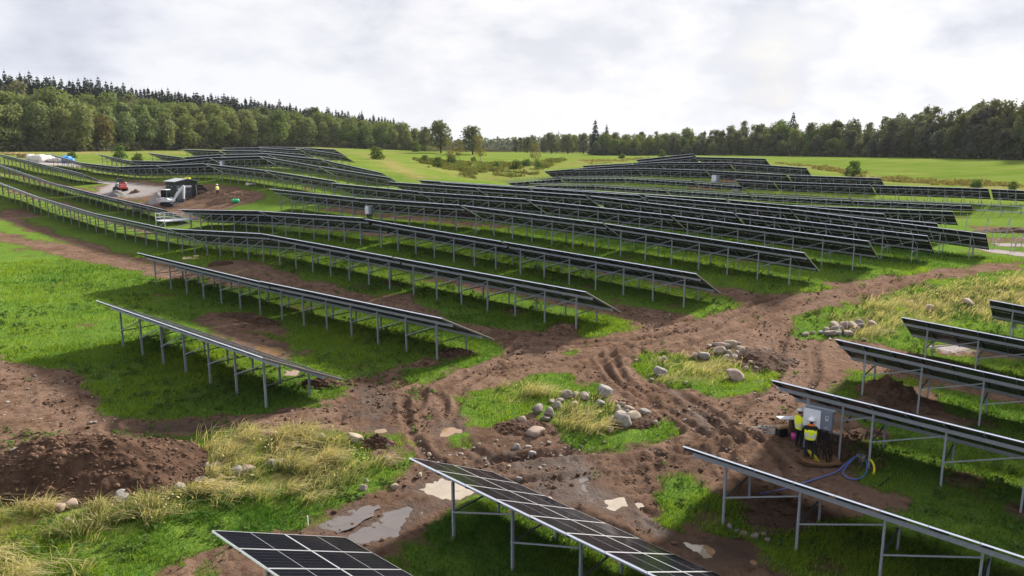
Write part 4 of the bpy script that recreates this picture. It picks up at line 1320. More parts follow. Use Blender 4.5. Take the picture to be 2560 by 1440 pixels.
inverter('large white and grey inverter box that two workers in yellow stand at', 2046, 1046, 30.75)
inverter('white inverter box under the fifth row with a grassy gap behind', 922, 525, 58.55, 1.1, 0.95, True)
inverter('white inverter box under the eighth row on the left rise', 556, 411, 79.0, 1.5, 1.25, False)
inverter('white inverter box on the far rise above bare soil', 1789, 446, 163.4, 1.9, 1.5, False)

# posts that carry the near inverter, cable trench and site clutter round the workers
t = thing('inverter_stand', 'grey steel stand holding the large inverter over the cable trench', 'stand', g3(2092, 1150), -AZ)
for dx in (0.05, -1.35):
    MB().bar((dx, 0.1, -0.2), (dx, 0.1, 2.35), 0.07, 0.05).build('post', M_STEEL, t)
MB().bar((-1.4, 0.06, 1.12), (0.1, 0.06, 1.12), 0.05).build('crossbar', M_STEEL, t)

M_PLY = mat('plywood', (0.34, 0.21, 0.11), 0.8, 0, 0.2, 0.2, 3)
M_CARD = mat('cardboard', (0.17, 0.095, 0.05), 0.85, 0, 0.2, 0.2, 4)
b = MB()
for k in range(2):
    z = 0.05 + 0.06 * k
    xs = [-0.72, -0.4, 0.0, 0.4, 0.8]; zs = [0.13, 0.03, 0.0, 0.02, 0.14]
    for i in range(4):
        b.add([(xs[i] + .05 * k, -0.38, z + zs[i]), (xs[i + 1] + .05 * k, -0.38, z + zs[i + 1]), (xs[i + 1], 0.35, z + zs[i + 1]), (xs[i], 0.35, z + zs[i]),
               (xs[i] + .05 * k, -0.38, z + zs[i] - .03), (xs[i + 1] + .05 * k, -0.38, z + zs[i + 1] - .03), (xs[i + 1], 0.35, z + zs[i + 1] - .03), (xs[i], 0.35, z + zs[i] - .03)],
              [(0, 1, 2, 3), (4, 7, 6, 5), (0, 4, 5, 1), (2, 6, 7, 3), (0, 3, 7, 4), (1, 5, 6, 2)])
o = b.build('plywood_sheet', M_CARD); o.location = g3(2042, 1158); o.rotation_euler = (0, 0, -0.12)
tag(o, 'two bent brown plywood sheets the back-turned worker stands on', 'plywood sheet')


def tubething(name, label, cat, pts, r, m, n=8, group=None):
    P = [Vector(p) for p in pts]
    c = P[0].copy()
    dense = smooth(np.array([tuple(p - c) for p in P]))
    o = MB().tube([tuple(p) for p in dense], r, n).build(name, m)
    o.location = c
    return tag(o, label, cat, group)


M_HOSE = mat('blue_hose', (0.085, 0.125, 0.36), 0.45, 0, 0.5, 0.15)
hz = [(1900, 1236, .04), (1935, 1232, .05), (1985, 1218, .04), (2040, 1200, .05), (2090, 1185, .06), (2115, 1172, .25), (2140, 1159, .35), (2152, 1157, .4), (2165, 1170, .3), (2168, 1186, .12), (2150, 1201, .05), (2125, 1201, .05), (2106, 1190, .06), (2108, 1180, .12), (2130, 1166, .3), (2145, 1158, .42)]
tubething('hose', 'coiled blue hose lying on brown soil below the workers', 'hose', [g3(*p) for p in hz], 0.030, M_HOSE)
b = MB()
for i in range(7):
    a = i * 0.9
    b.tube([(0.12 * math.cos(a), 0.12 * math.sin(a), 0.05), (0.05 * math.cos(a + 1), 0.05 * math.sin(a + 1), 0.32), (0.18 * math.cos(a + .5), 0.14 * math.sin(a + .5), 0.5)], 0.022, 6)
b.box((0.05, 0, 0.32), (0.16, 0.12, 0.16))
o = b.build('hose_coupling', mat('coupling', (0.30, 0.26, 0.24), 0.4, 0.6)); o.location = g3(2150, 1166)
tag(o, 'tangle of metal couplings at the end of the blue hose', 'coupling')
tubething('conduit_bend', 'short bent yellow conduit piece standing in soil beside a post', 'conduit', [g3(2172, 1168, .35), g3(2180, 1172, .3), g3(2186, 1180, .15), g3(2183, 1188, .03)], 0.045, M_YEL)
tubething('black_pipe', 'short black pipe lying on the soil below the blue hose', 'pipe', [g3(2198, 1218, .04), g3(2222, 1198, .06)], 0.035, M_BLACK)
tubething('black_pipe', 'black cable duct arching over the spoil heap beside the inverter', 'pipe', [g3(2115, 1065, .15), g3(2135, 1062, .75), g3(2165, 1070, .3)], 0.04, M_BLACK)
t = thing('work_table', 'small white tabletop on a dark block left of the workers', 'table', g3(1975, 1083), 0.2)
MB().box((-0.15, 0, 0.74), (0.95, 0.42, 0.035), 0, Matrix.Rotation(0.06, 3, 'Y')).build('tabletop', M_WHITE, t)
MB().box((0.1, 0, 0.36), (0.24, 0.24, 0.72)).build('stump', mat('stump', (0.09, 0.06, 0.04), 0.9), t)
t = thing('toolbox', 'black crate with cardboard on top, left of the workers', 'toolbox', g3(1953, 1090), 0.3)
MB().box((0, 0, 0.2), (0.42, 0.34, 0.4)).build('crate', M_BLACK, t, 0.02)
MB().box((0, 0, 0.44), (0.46, 0.3, 0.10)).build('cardboard', mat('pale_card', (0.42, 0.28, 0.16), 0.85), t)
b = MB(); b.tube([(0, 0, 0), (0, 0, 0.30)], [0.11, 0.15], 16)
o = b.build('bucket', mat('magenta_plastic', (0.55, 0.06, 0.30), 0.45)); o.location = g3(1985, 1100)
tag(o, 'magenta bucket at the feet of the left worker', 'bucket')
b = MB()
for i in range(34):
    a0 = random.uniform(0, 6.28); rr = random.uniform(.25, .75)
    b.tube([(rr * math.cos(a0 + k * .8), rr * .7 * math.sin(a0 + k * .8), 0.03 + random.uniform(0, .26) * (1 - rr)) for k in range(7)], 0.008, 4)
o = b.build('wire_mesh_roll', mat('dull_wire', (0.11, 0.11, 0.12), 0.6)); o.location = g3(1922, 1078)
tag(o, 'flattened heap of dark wire left of the toolbox', 'wire')


# ------------------------------------------------------------------ people
M_HIVIS = mat('hi_vis_yellow', (0.86, 1.0, 0.03), 0.7, 0, 0.2, 0.10, 8)
M_BAND = mat('reflective_band', (0.62, 0.66, 0.68), 0.4, 0, 0.5, 0.05)
M_NAVY = mat('dark_work_cloth', (0.018, 0.022, 0.026), 0.85, 0, 0.2, 0.2)
M_SKIN = mat('skin', (0.50, 0.28, 0.20), 0.6, 0, 0.3, 0.06)
M_BOOT = mat('muddy_boot', (0.085, 0.058, 0.040), 0.85, 0, 0.2, 0.2)
M_ORANGE = mat('orange_cloth', (0.85, 0.20, 0.02), 0.7, 0, 0.2, 0.08)
M_HELM = mat('white_helmet', (0.78, 0.78, 0.78), 0.35, 0, 0.5, 0.03)
M_HAIR = mat('dark_hair', (0.03, 0.022, 0.016), 0.8)


def skin_mesh(name, joints, edges, root, mats, sub=2):
    """joints: name -> (xyz, radius or (rx, ry)); grown with a Skin modifier and baked to a mesh"""
    names = list(joints)
    me = bpy.data.meshes.new(name)
    me.from_pydata([joints[k][0] for k in names], [(names.index(a), names.index(b)) for a, b in edges], [])
    o = bpy.data.objects.new(name, me)
    COL.objects.link(o)
    sk = o.modifiers.new('skin', 'SKIN')
    sk.use_smooth_shade = True
    for k, d in zip(names, me.skin_vertices[0].data):
        r = joints[k][1]
        d.radius = r if isinstance(r, tuple) else (r, r)
        d.use_root = (k == root)
    if sub:
        s = o.modifiers.new('sub', 'SUBSURF'); s.levels = sub; s.render_levels = sub
    dg = bpy.context.evaluated_depsgraph_get()
    out = bpy.data.meshes.new_from_object(o.evaluated_get(dg))
    out.name = name
    bpy.data.objects.remove(o)
    out.materials.clear()
    for m in mats:
        out.materials.append(m)
    return out


def person(label, loc, rz, pose, jacket, vest, helmet=True, collar=None, legs=None):
    """figure about 1.78 m tall, facing local -y"""
    J = {'pelvis': ((0, 0, .96), (.15, .11)), 'waist': ((0, 0, 1.10), (.145, .105)), 'chest': ((0, .01, 1.32), (.175, .125)), 'neckb': ((0, .02, 1.47), (.085, .075)),
         'neck': ((0, .01, 1.545), .052), 'jaw': ((0, -.015, 1.61), (.062, .075)), 'head': ((0, .0, 1.70), (.078, .098)), 'crown': ((0, .01, 1.765), (.06, .075))}
    E = [('pelvis', 'waist'), ('waist', 'chest'), ('chest', 'neckb'), ('neckb', 'neck'), ('neck', 'jaw'), ('jaw', 'head'), ('head', 'crown')]
    for s, n in ((-1, 'R'), (1, 'L')):
        el, wr = pose['arm' + n]
        J['sh' + n] = ((s * .185, .015, 1.425), .068)
        J['el' + n] = (el, .046); J['wr' + n] = (wr, .033)
        hd = (Vector(wr) - Vector(el)).normalized()
        J['pa' + n] = (tuple(Vector(wr) + hd * .07), (.040, .022))
        E += [('chest', 'sh' + n), ('sh' + n, 'el' + n), ('el' + n, 'wr' + n), ('wr' + n, 'pa' + n)]
        kn, an = (legs or {}).get(n, ((s * .115, -.015, .50), (s * .13, .03, .09)))
        J['hip' + n] = ((s * .095, 0, .90), .095); J['kn' + n] = (kn, .062); J['an' + n] = (an, .045)
        J['toe' + n] = ((an[0] + s * .02, an[1] - .16, .04), (.045, .032))
        E += [('pelvis', 'hip' + n), ('hip' + n, 'kn' + n), ('kn' + n, 'an' + n), ('an' + n, 'toe' + n)]
    me = skin_mesh('person', J, E, 'pelvis', [M_SKIN, M_NAVY, M_BOOT])
    for p in me.polygons:
        z = p.center.z
        p.material_index = 2 if z < .16 else 1 if z < 1.5 and abs(p.center.x) < .45 and z < 1.49 else 0
    # hands stay bare
    for p in me.polygons:
        for n in 'RL':
            if (Vector(p.center) - Vector(J['pa' + n][0])).length < .085:
                p.material_index = 0
    o = link('person', me)
    o.location = loc
    o.scale = (1.16, 1.16, 1.0)
    o.rotation_euler = (0, 0, rz)
    tag(o, label, 'person')
    # fingers and thumb, each a chain of its own
    for s, n in ((-1, 'R'), (1, 'L')):
        el, wr = map(Vector, pose['arm' + n])
        d = (wr - el).normalized(); side = d.cross(Vector((0, 0, 1)))
        side = side.normalized() if side.length > .1 else Vector((1, 0, 0))
        dn = side.cross(d).normalized()
        if dn.z > 0:
            dn = -dn
        for k, (off, ln) in enumerate(((-.030, .072), (-.010, .082), (.010, .077), (.028, .060))):
            a = wr + d * .10 + side * off
            MB().tube([a - d * .03, a + d * ln * .5, a + d * ln * .8 + dn * .03, a + d * ln * .85 + dn * .055], [.010, .009, .008, .006], 6).build('finger', M_SKIN, o)
        a = wr + d * .05 - side * .038 * s
        MB().tube([a, a - side * .03 * s + d * .03, a - side * .035 * s + d * .06 + dn * .02], [.012, .011, .008], 6).build('thumb', M_SKIN, o)
    # jacket or vest, a little wider than the body
    g = .022
    JJ = {'hem': ((0, .0, .88), (.185, .145)), 'waist': ((0, 0, 1.08), (.175 + g, .13 + g)), 'chest': ((0, .01, 1.30), (.195 + g, .14 + g)), 'neckb': ((0, .02, 1.465), (.10, .09))}
    EE = [('hem', 'waist'), ('waist', 'chest'), ('chest', 'neckb')]
    for s, n in ((-1, 'R'), (1, 'L')):
        el, wr = pose['arm' + n]
        JJ['sh' + n] = ((s * .19, .015, 1.415), .085)
        EE.append(('chest', 'sh' + n))
        if not vest:
            JJ['el' + n] = (el, .068); JJ['wr' + n] = (tuple(Vector(el).lerp(Vector(wr), .93)), .050)
            EE += [('sh' + n, 'el' + n), ('el' + n, 'wr' + n)]
    jm = skin_mesh('hi_vis_jacket', JJ, EE, 'waist', [jacket, M_BAND, M_NAVY])
    for p in jm.polygons:
        x, y, z = p.center
        if 1.33 < z < 1.46 and vest and abs(x) > .10:
            p.material_index = 2
        elif abs(x) < .26 and (1.00 < z < 1.055 or 1.12 < z < 1.175):
            p.material_index = 1
    link('hi_vis_vest' if vest else 'hi_vis_jacket', jm, o)
    # face, ears, hair
    b = MB(); b.tube([(0, -.10, 1.70), (0, -.128, 1.672), (0, -.10, 1.665)], [.010, .016, .010], 8)
    b.build('nose', M_SKIN, o)
    for s in (-1, 1):
        MB().box((s * .032, -.094, 1.712), (.026, .012, .012)).build('eye', M_BLACK, o)
        MB().tube([(s * .078, 0.0, 1.66), (s * .088, .01, 1.69), (s * .078, .015, 1.725)], .012, 6).build('ear', M_SKIN, o)
    MB().box((0, -.090, 1.632), (.05, .012, .008)).build('mouth', M_ORANGE if False else M_SKIN, o)
    MB().tube([(0, .055, 1.60), (0, .06, 1.67), (0, .05, 1.74)], [.055, .072, .06], 12).build('hair', M_HAIR, o)
    if collar:
        MB().tube([(.085 * math.cos(a), .02 + .085 * math.sin(a), 1.515 + .015 * math.sin(a)) for a in [k * math.pi / 8 for k in range(17)]], .040, 8).build('collar', collar, o)
    if helmet:
        V, F = [], []
        n, mlat = 20, 7
        for i in range(mlat):
            t = i / (mlat - 1) * math.pi / 2
            for k in range(n):
                a = 2 * math.pi * k / n
                V.append((.118 * math.cos(a) * math.cos(t), .005 + .145 * math.sin(a) * math.cos(t), 1.735 + .125 * math.sin(t)))
        for i in range(mlat - 1):
            for k in range(n):
                F.append((i * n + k, i * n + (k + 1) % n, (i + 1) * n + (k + 1) % n, (i + 1) * n + k))
        b = MB().add(V, F, 0, True)
        b.tube([(.122 * math.cos(a), .005 + .15 * math.sin(a), 1.735) for a in [k * math.pi / 10 for k in range(21)]], .011, 6)
        b.add([(-.09, -.13, 1.74), (.09, -.13, 1.74), (.06, -.205, 1.725), (-.06, -.205, 1.725), (-.09, -.13, 1.73), (.09, -.13, 1.73), (.06, -.205, 1.715), (-.06, -.205, 1.715)],
              [(0, 1, 2, 3), (4, 7, 6, 5), (0, 4, 5, 1), (1, 5, 6, 2), (2, 6, 7, 3), (3, 7, 4, 0)])
        b.build('helmet', M_HELM, o)
    return o


HEAD = math.atan2(NX[1], NX[0])
# faces local -y; turning by rz brings -y round to the wanted heading
rz_n = math.atan2(NX[1], NX[0]) + math.pi / 2      # faces +V, towards the inverter
p0 = g3(2021, 1157, .15)
person('worker seen from behind in yellow vest with dark shoulders and orange collar', p0, rz_n + 0.35,
       {'armR': ((-.27, -.10, 1.20), (-.17, -.34, 1.18)), 'armL': ((.27, -.10, 1.20), (.15, -.36, 1.20))}, M_HIVIS, True, True, M_ORANGE)
p1 = g3(1996, 1122, .02)
person('worker in full yellow hi-vis jacket bending his white helmet towards the inverter', p1, rz_n - 0.55,
       {'armR': ((-.26, -.14, 1.18), (-.08, -.36, 1.14)), 'armL': ((.25, -.16, 1.20), (.10, -.40, 1.22))}, M_HIVIS, False, True)
p2 = g3(544, 489, .02)
M_PALEY = mat('pale_hi_vis', (0.66, 0.66, 0.10), 0.7, 0, 0.2, 0.1)
person('distant person in pale yellow hi-vis clothing standing on soil right of the green station', p2, 1.2,
       {'armR': ((-.25, -.02, 1.16), (-.24, -.14, .94)), 'armL': ((.25, -.02, 1.16), (.24, -.14, .94))}, M_PALEY, False, True)
# ------------------------------------------------------------------ transformer station, machines, site equipment
M_GREEN = mat('station_green', (0.022, 0.038, 0.028), 0.55, 0, 0.4, 0.10, 3)
M_ROOF = mat('station_roof', (0.34, 0.36, 0.35), 0.6, 0, 0.3, 0.12, 3)
M_PANEL = mat('switchgear_grey', (0.12, 0.13, 0.15), 0.5, 0, 0.4, 0.08)
M_CABGL = mat('cab_glass', (0.012, 0.016, 0.018), 0.08, 0, 0.6, 0.1)
M_RED = mat('red_paint', (0.62, 0.045, 0.022), 0.45, 0, 0.5, 0.06)
M_MACH = mat('machine_white', (0.72, 0.73, 0.74), 0.45, 0, 0.5, 0.05, 5, 0, (0.50, 0.45, 0.40))

st = thing('transformer_station', 'small dark green transformer station with pale roof and its doors standing open', 'transformer station', g3(442, 505, 0), -AZ)
b = MB(); b.box((-1.65, 1.85, 1.5), (3.3, 3.7, 3.4))
for i in range(9):
    b.box((-3.1 + i * .36, -0.006, 1.55), (0.03, 0.016, 2.9))
b.build('wall', M_GREEN, st)
MB().box((-1.65, 1.85, -0.12), (3.4, 3.8, 0.24)).build('plinth', mat('concrete', (0.30, 0.29, 0.275), 0.9), st)
b = MB(); b.prism([(-0.30, 3.2), (1.85, 3.62), (4.0, 3.2), (4.0, 3.28), (1.85, 3.72), (-0.30, 3.28)], -3.6, 0.35)
me = b.mesh('roof', M_ROOF)
me.transform(Matrix.Rotation(math.pi / 2, 4, 'Z') @ Matrix.Scale(-1, 4, (0, 1, 0)) if False else Matrix(((0, 1, 0, 0), (1, 0, 0, 0), (0, 0, 1, 0), (0, 0, 0, 1))))
bm = bmesh.new(); bm.from_mesh(me); bmesh.ops.recalc_face_normals(bm, faces=bm.faces); bm.to_mesh(me); bm.free()
link('roof', me, st)
MB().prism([(-0.02, 3.2), (1.85, 3.55), (3.72, 3.2)], 0.0, 0.02).build('gable', M_DGREY, st, 0, Matrix(((0, 1, 0, 0), (1, 0, 0, 0), (0, 0, 1, 0), (0, 0, 0, 1))))
b = MB(); b.box((0.0, 1.85, 1.4), (0.05, 3.3, 2.5)); b.build('door_opening', M_DGREY, st)
for i, y in enumerate((0.85, 2.0)):
    b = MB(); b.box((0.05, y, 1.25), (0.06, 1.0, 1.9), 0)
    for k in range(9):
        b.box((0.09, y, 0.55 + k * .11), (0.02, 0.8, 0.05), 1)
    b.box((0.09, y, 1.95), (0.02, 0.6, 0.3), 1)
    b.build('switchgear_panel', [M_PANEL, M_DGREY], st)
MB().box((0.09, 1.4, 2.45), (0.06, 2.4, 0.30)).build('busbar_cover', M_WHITE, st)
for y, a in ((0.12, 0.35), (3.45, -0.5)):
    b = MB(); b.box((0.62, 0, 1.4), (1.24, 0.05, 2.5), 0); b.box((0.62, -0.03, 1.9), (0.5, 0.02, 0.7), 1)
    d = b.build('door', [M_PANEL, M_WHITE], st); d.matrix_local = Matrix.Translation((0.03, y, 0)) @ Matrix.Rotation(a, 4, 'Z')
for x, z in ((-2.5, 2.55), (-1.2, 2.45), (-3.2, 2.5)):
    MB().box((x, -0.03, z), (0.14, 0.02, 0.14)).build('sign', M_WHITE, st)
o = MB().box((0, 0, 0.09), (0.9, 0.5, 0.18)).build('yellow_case', M_YEL, None, 0.03)
o.location = st.matrix_basis @ Vector((-0.45, 2.3, 3.66)); tag(o, 'yellow case lying on the roof of the green station', 'case')


def track(parent, x0, x1, y, w, h, name='track'):
    r = h / 2
    pts = [(x0 + r + r * math.cos(a), r + r * math.sin(a)) for a in [math.pi / 2 + k * math.pi / 8 for k in range(9)]] + [(x1 - r + r * math.cos(a), r + r * math.sin(a)) for a in [-math.pi / 2 + k * math.pi / 8 for k in range(9)]]
    b = MB(); b.prism(pts, y - w / 2, y + w / 2)
    for k in range(14):
        xx = x0 + r + (x1 - x0 - 2 * r) * k / 13
        b.box((xx, y, h + 0.01), (0.05, w * 1.02, 0.04)); b.box((xx, y, -0.005), (0.05, w * 1.02, 0.03))
    return b.build(name, M_BLACK, parent)


ex = thing('mini_excavator', 'white mini excavator with raised boom in front of the green station', 'excavator', g3(422, 514), -0.15)
for y in (-0.62, 0.62):
    track(ex, -1.0, 1.0, y, 0.34, 0.5)
b = MB(); b.prism([(-1.05, 0.62), (0.75, 0.62), (0.75, 0.85), (0.1, 1.35), (-0.75, 1.38), (-1.05, 1.15)], -0.78, 0.78); b.build('body', M_MACH, ex, 0.05)
b = MB(); b.box((-0.1, 0, 0.55), (1.7, 1.3, 0.18)); b.build('turntable', M_DGREY, ex)
b = MB(); b.prism([(-0.72, 1.36), (0.25, 1.30), (0.22, 2.45), (-0.62, 2.50)], -0.74, 0.30); b.build('cab', M_CABGL, ex, 0.03)
b = MB(); b.box((-0.22, -0.22, 2.55), (1.02, 1.12, 0.12)); b.build('cab_roof', M_MACH, ex, 0.03)
b = MB()
for x, z0, x1 in ((-0.72, 1.36, -0.62), (0.25, 1.30, 0.22)):
    for y in (-0.75, 0.31):
        b.bar((x, y, z0), (x1, y, 2.5), 0.07)
b.build('cab_pillar', M_DGREY, ex)
b = MB(); b.prism([(1.05, 0.05), (1.30, 0.0), (1.34, 0.42), (1.12, 0.45)], -0.85, 0.85); b.box((0.9, 0, 0.3), (0.5, 0.9, 0.10)); b.build('blade', M_DGREY, ex)
b = MB(); b.prism([(0.72, 0.85), (0.98, 0.80), (1.75, 1.75), (2.85, 2.98), (2.68, 3.20), (1.40, 2.05)], 0.02, 0.24); b.build('boom', M_MACH, ex, 0.02)
b = MB(); b.prism([(2.64, 3.24), (2.94, 3.14), (2.88, 2.1), (2.72, 1.10), (2.56, 1.13), (2.56, 2.2)], 0.03, 0.22); b.build('stick', M_MACH, ex, 0.02)
MB().tube([(0.95, 0.13, 1.25), (1.7, 0.13, 2.3)], 0.05, 8).build('boom_cylinder', M_STEEL, ex)
MB().tube([(1.9, 0.13, 2.72), (2.75, 0.13, 3.3)], 0.05, 8).build('stick_cylinder', M_STEEL, ex)
b = MB(); b.prism([(2.40, 1.15), (2.84, 1.10), (2.76, 0.62), (2.42, 0.52), (2.20, 0.78)], -0.22, 0.46); b.build('bucket', M_DGREY, ex, 0.02)
MB().box((-1.02, -0.79, 0.98), (0.45, 0.02, 0.14)).build('stripe', M_RED, ex)

sl = thing('skid_steer', 'red and white tracked loader with its red rear door towards the camera', 'skid steer', g3(302, 478), 2.35)
for y in (-0.72, 0.72):
    track(sl, -1.1, 0.9, y, 0.42, 0.72)
b = MB(); b.prism([(-1.25, 0.55), (0.95, 0.55), (1.0, 1.05), (0.3, 1.30), (-1.2, 1.45)], -0.52, 0.52); b.build('body', M_MACH, sl, 0.04)
b = MB(); b.box((-1.32, 0, 1.02), (0.16, 1.25, 0.98)); b.build('rear_door', M_RED, sl, 0.05)
b = MB()
for z in (1.22, 0.92):
    for k in range(6):
        b.box((-1.405, -0.38 + k * .15, z), (0.012, 0.09, 0.10))
b.build('lettering', M_WHITE, sl)
b = MB(); b.prism([(-0.75, 1.40), (0.55, 1.15), (0.50, 2.12), (-0.62, 2.18)], -0.48, 0.48); b.build('cab', M_CABGL, sl, 0.03)
MB().box((-0.06, 0, 2.20), (1.25, 1.05, 0.10)).build('cab_roof', M_DGREY, sl, 0.03)
for y in (-0.66, 0.66):
    MB().prism([(-1.25, 1.35), (-1.1, 1.62), (0.2, 1.50), (1.25, 0.62), (1.15, 0.40), (0.0, 1.20)], y - .09, y + .09).build('lift_arm', M_MACH, sl, 0.02)
b = MB(); b.prism([(1.15, 0.08), (1.85, 0.06), (1.80, 0.14), (1.32, 0.20), (1.25, 0.66), (1.12, 0.66)], -0.92, 0.92); b.build('bucket', M_DGREY, sl)

# white work platform standing at the gap of the fourth row
u0, v0 = 99.9, 45.4
px_, py_ = uv(u0, v0)
sc = thing('work_platform', 'white guard-railed work platform standing in the gap of the fourth row', 'platform', (px_, py_, float(hgt(px_, py_))), -AZ)
LX, LY, DK, TP = 2.5, 4.8, 1.45, 2.5
for x in (0, LX):
    for y in (0, LY):
        MB().bar((x, y, -0.15), (x, y, TP), 0.07).build('leg', M_WHITE, sc)
b = MB(); b.box((LX / 2, LY / 2, DK), (LX, LY, 0.12))
for k in range(8):
    b.box((LX / 2, (k + .5) * LY / 8, DK + 0.065), (LX * .98, 0.03, 0.02))
b.build('deck', M_WHITE, sc)
for z in (DK + 0.45, DK + 0.95):
    for a, c in (((0, 0), (LX, 0)), ((0, LY), (LX, LY)), ((0, 0), (0, LY)), ((LX, 0), (LX, LY))):
        MB().bar((*a, z), (*c, z), 0.05).build('guard_rail', M_WHITE, sc)
for a, c in (((0, 1.2), (0, 1.2)), ((0, 2.4), (0, 2.4)), ((0, 3.6), (0, 3.6)), ((LX, 1.2), (LX, 1.2)), ((LX, 2.4), (LX, 2.4)), ((LX, 3.6), (LX, 3.6)), ((1.25, 0), (1.25, 0))):
    MB().bar((*a, DK), (*c, DK + 0.95), 0.045).build('baluster', M_WHITE, sc)
for a, c in (((LX, 0, 0.3), (LX, LY, DK)), ((0, 0, 0.3), (LX, 0, DK)), ((LX, LY, 0.2), (LX, 2.4, DK))):
    MB().bar(a, c, 0.045).build('diagonal_brace', M_WHITE, sc)

# loose things on the site
o = MB().box((0, 0, 0.05), (2.4, 1.25, 0.03)).box((0.1, 0.2, 0.16), (0.5, 0.45, 0.2)).build('plywood_sheet', mat('pale_plywood', (0.62, 0.50, 0.27), 0.8, 0, 0.2, 0.1, 3))
o.location = g3(488, 646); o.rotation_euler = (0.05, 0.03, 0.35); tag(o, 'pale yellow plywood sheet lying on grass behind the second row', 'plywood sheet')
b = MB(); b.tube([(-0.75, 0, .42), (-0.6, 0, .42), (0.6, 0, .42), (0.75, 0, .42)], [.34, .42, .42, .34], 16)
for x in (-.3, .3):
    b.tube([(x - .04, 0, .42), (x + .04, 0, .42)], .45, 16)
b.v = [(x * .72, y * .72, z * .72) for x, y, z in b.v]
o = b.build('green_drum', mat('green_plastic', (0.02, 0.42, 0.16), 0.45, 0, 0.5, 0.06)); o.location = g3(589, 507); tag(o, 'bright green plastic drum lying on soil right of the excavator', 'drum')
for px, py, s, lb in ((503, 480, 1.7, 'large black cable coil lying on the grass bank right of the station'), (499, 472, 1.3, 'smaller black cable coil behind the larger one near the station')):
    b = MB()
    for k in range(3):
        rr = s * (0.42 + .05 * k)
        b.tube([(rr * math.cos(a), rr * math.sin(a), 0.12 + .09 * k) for a in [i * math.pi / 12 for i in range(25)]], 0.075, 8)
    o = b.build('cable_coil', M_BLACK); o.location = g3(px, py); o.rotation_euler = (0.45, 0, 0.3); tag(o, lb, 'cable coil')
pd = [(20, 387, 'flat stack of wooden pallets at the far left edge by the pale field edge', 3), (50, 394, 'tall stack of pale wooden pallets behind the fifth row at the far left', 8), (10, 383, 'low pallet pile beyond the other pallets at the far left', 2)]
M_PALLET = mat('pallet_wood', (0.40, 0.26, 0.15), 0.85, 0, 0.2, 0.15, 3)
for px, py, lb, n in pd:
    b = MB()
    for w in range(3):
        for k in range(n):
            for j in range(5):
                b.box((w * 1.5, -0.5 + j * .25, .15 * k + .13), (1.25, .12, .025))
            for j in (-.55, 0, .55):
                b.box((w * 1.5 + j, 0, .15 * k + .06), (.1, 1.1, .10))
    o = b.build('pallet_stack', M_PALLET); o.location = g3(px, py); o.rotation_euler = (0, 0, 0.2); tag(o, lb, 'pallets', 'pallet stacks of the depot')
M_BAG = mat('white_bag', (0.62, 0.58, 0.53), 0.8, 0, 0.2, 0.1, 3); M_TARP = mat('blue_tarp', (0.02, 0.20, 0.55), 0.5, 0, 0.4, 0.15, 3)


def bag(px, py, s, m, lb, name='bulk_bag', cat='bag', grp=None):
    bm = bmesh.new(); bmesh.ops.create_icosphere(bm, subdivisions=3, radius=0.5)
    sd = random.uniform(0, 9)
    for v in bm.verts:
        c = v.co
        q = max(abs(c.x), abs(c.y), abs(c.z)) + 1e-6
        c = c.lerp(c / q * .5, .55)
        c *= 1 + .10 * math.sin(9 * c.x + sd) * math.sin(8 * c.y + sd) + .05 * math.sin(17 * c.z + sd)
        c.z *= .62 + .2 * math.sin(3 * c.x + sd)
        v.co = Vector((c.x * s * 1.5, c.y * s, c.z * s))
    me = bpy.data.meshes.new(name); bm.to_mesh(me); bm.free(); me.materials.append(m)
    me.polygons.foreach_set('use_smooth', np.ones(len(me.polygons), bool))
    o = link(name, me); o.location = g3(px, py, s * .28); o.rotation_euler = (0, 0, random.uniform(0, 3)); tag(o, lb, cat, grp)


GB = 'pale bags and wrapped goods of the depot'
for px, py, s in ((78, 401, 2.4), (92, 403, 2.0), (108, 406, 3.0), (120, 405, 2.6), (133, 401, 2.2), (140, 407, 2.4), (100, 399, 1.8), (128, 398, 2.0)):
    bag(px, py, s, M_BAG, 'pale bulk bag or wrapped load in the depot behind the fifth row', grp=GB)
bag(166, 407, 2.6, M_TARP, 'left one of two loads under bright blue tarpaulin in the depot', 'tarpaulin_load', 'tarpaulin')
bag(176, 408, 2.0, M_TARP, 'right one of two loads under bright blue tarpaulin in the depot', 'tarpaulin_load', 'tarpaulin')
bag(150, 405, 2.2, mat('brown_load', (0.16, 0.09, 0.06), 0.9), 'brown wrapped load between the pale bags and the blue tarpaulin', 'wrapped_load', 'load')
bag(1838, 480, 1.2, M_BAG, 'small white bag on the grass among the half-fitted tables', 'bulk_bag', 'bag')
bag(625, 464, 0.9, M_BAG, 'small pale bag on the grass behind the red-brown soil heap', 'bulk_bag', 'bag')

# bare posts of the rows not yet built
GP = 'bare driven posts of the unbuilt rows'
posts = [(2414, 573, 2.05, 1), (2464, 585, 2.05, 1), (2516, 590, 2.05, 1), (2567, 597, 2.05, 1), (2357, 560, 1.9, 1), (2484, 620, 1.2, 1), (2498, 608, 1.2, 1), (2526, 629, 2.0, 0), (2535, 629, 1.1, 0), (2431, 640, 1.1, 0), (2478, 603, 1.0, 0), (2540, 612, 1.2, 1),
         (2524, 560, 1.1, 0), (2471, 553, 1.1, 0), (2552, 618, 1.6, 1)]
for i, (px, py, h, cl) in enumerate(posts):
    t = thing('bare_post', 'bare steel post driven in the grass and mud at the far right', 'post', g3(px, py), -AZ, GP)
    link('shaft', cached('post', post_mesh), t, Matrix.Translation((0, 0, -.2)) @ Matrix.Diagonal((1, 1, h + .2, 1)))
    if cl:
        MB().bar((-0.1, -.05, h * .55), (0.5, -.12, h * .55 + .42), 0.10, 0.05).build('clamp', M_ALU, t)
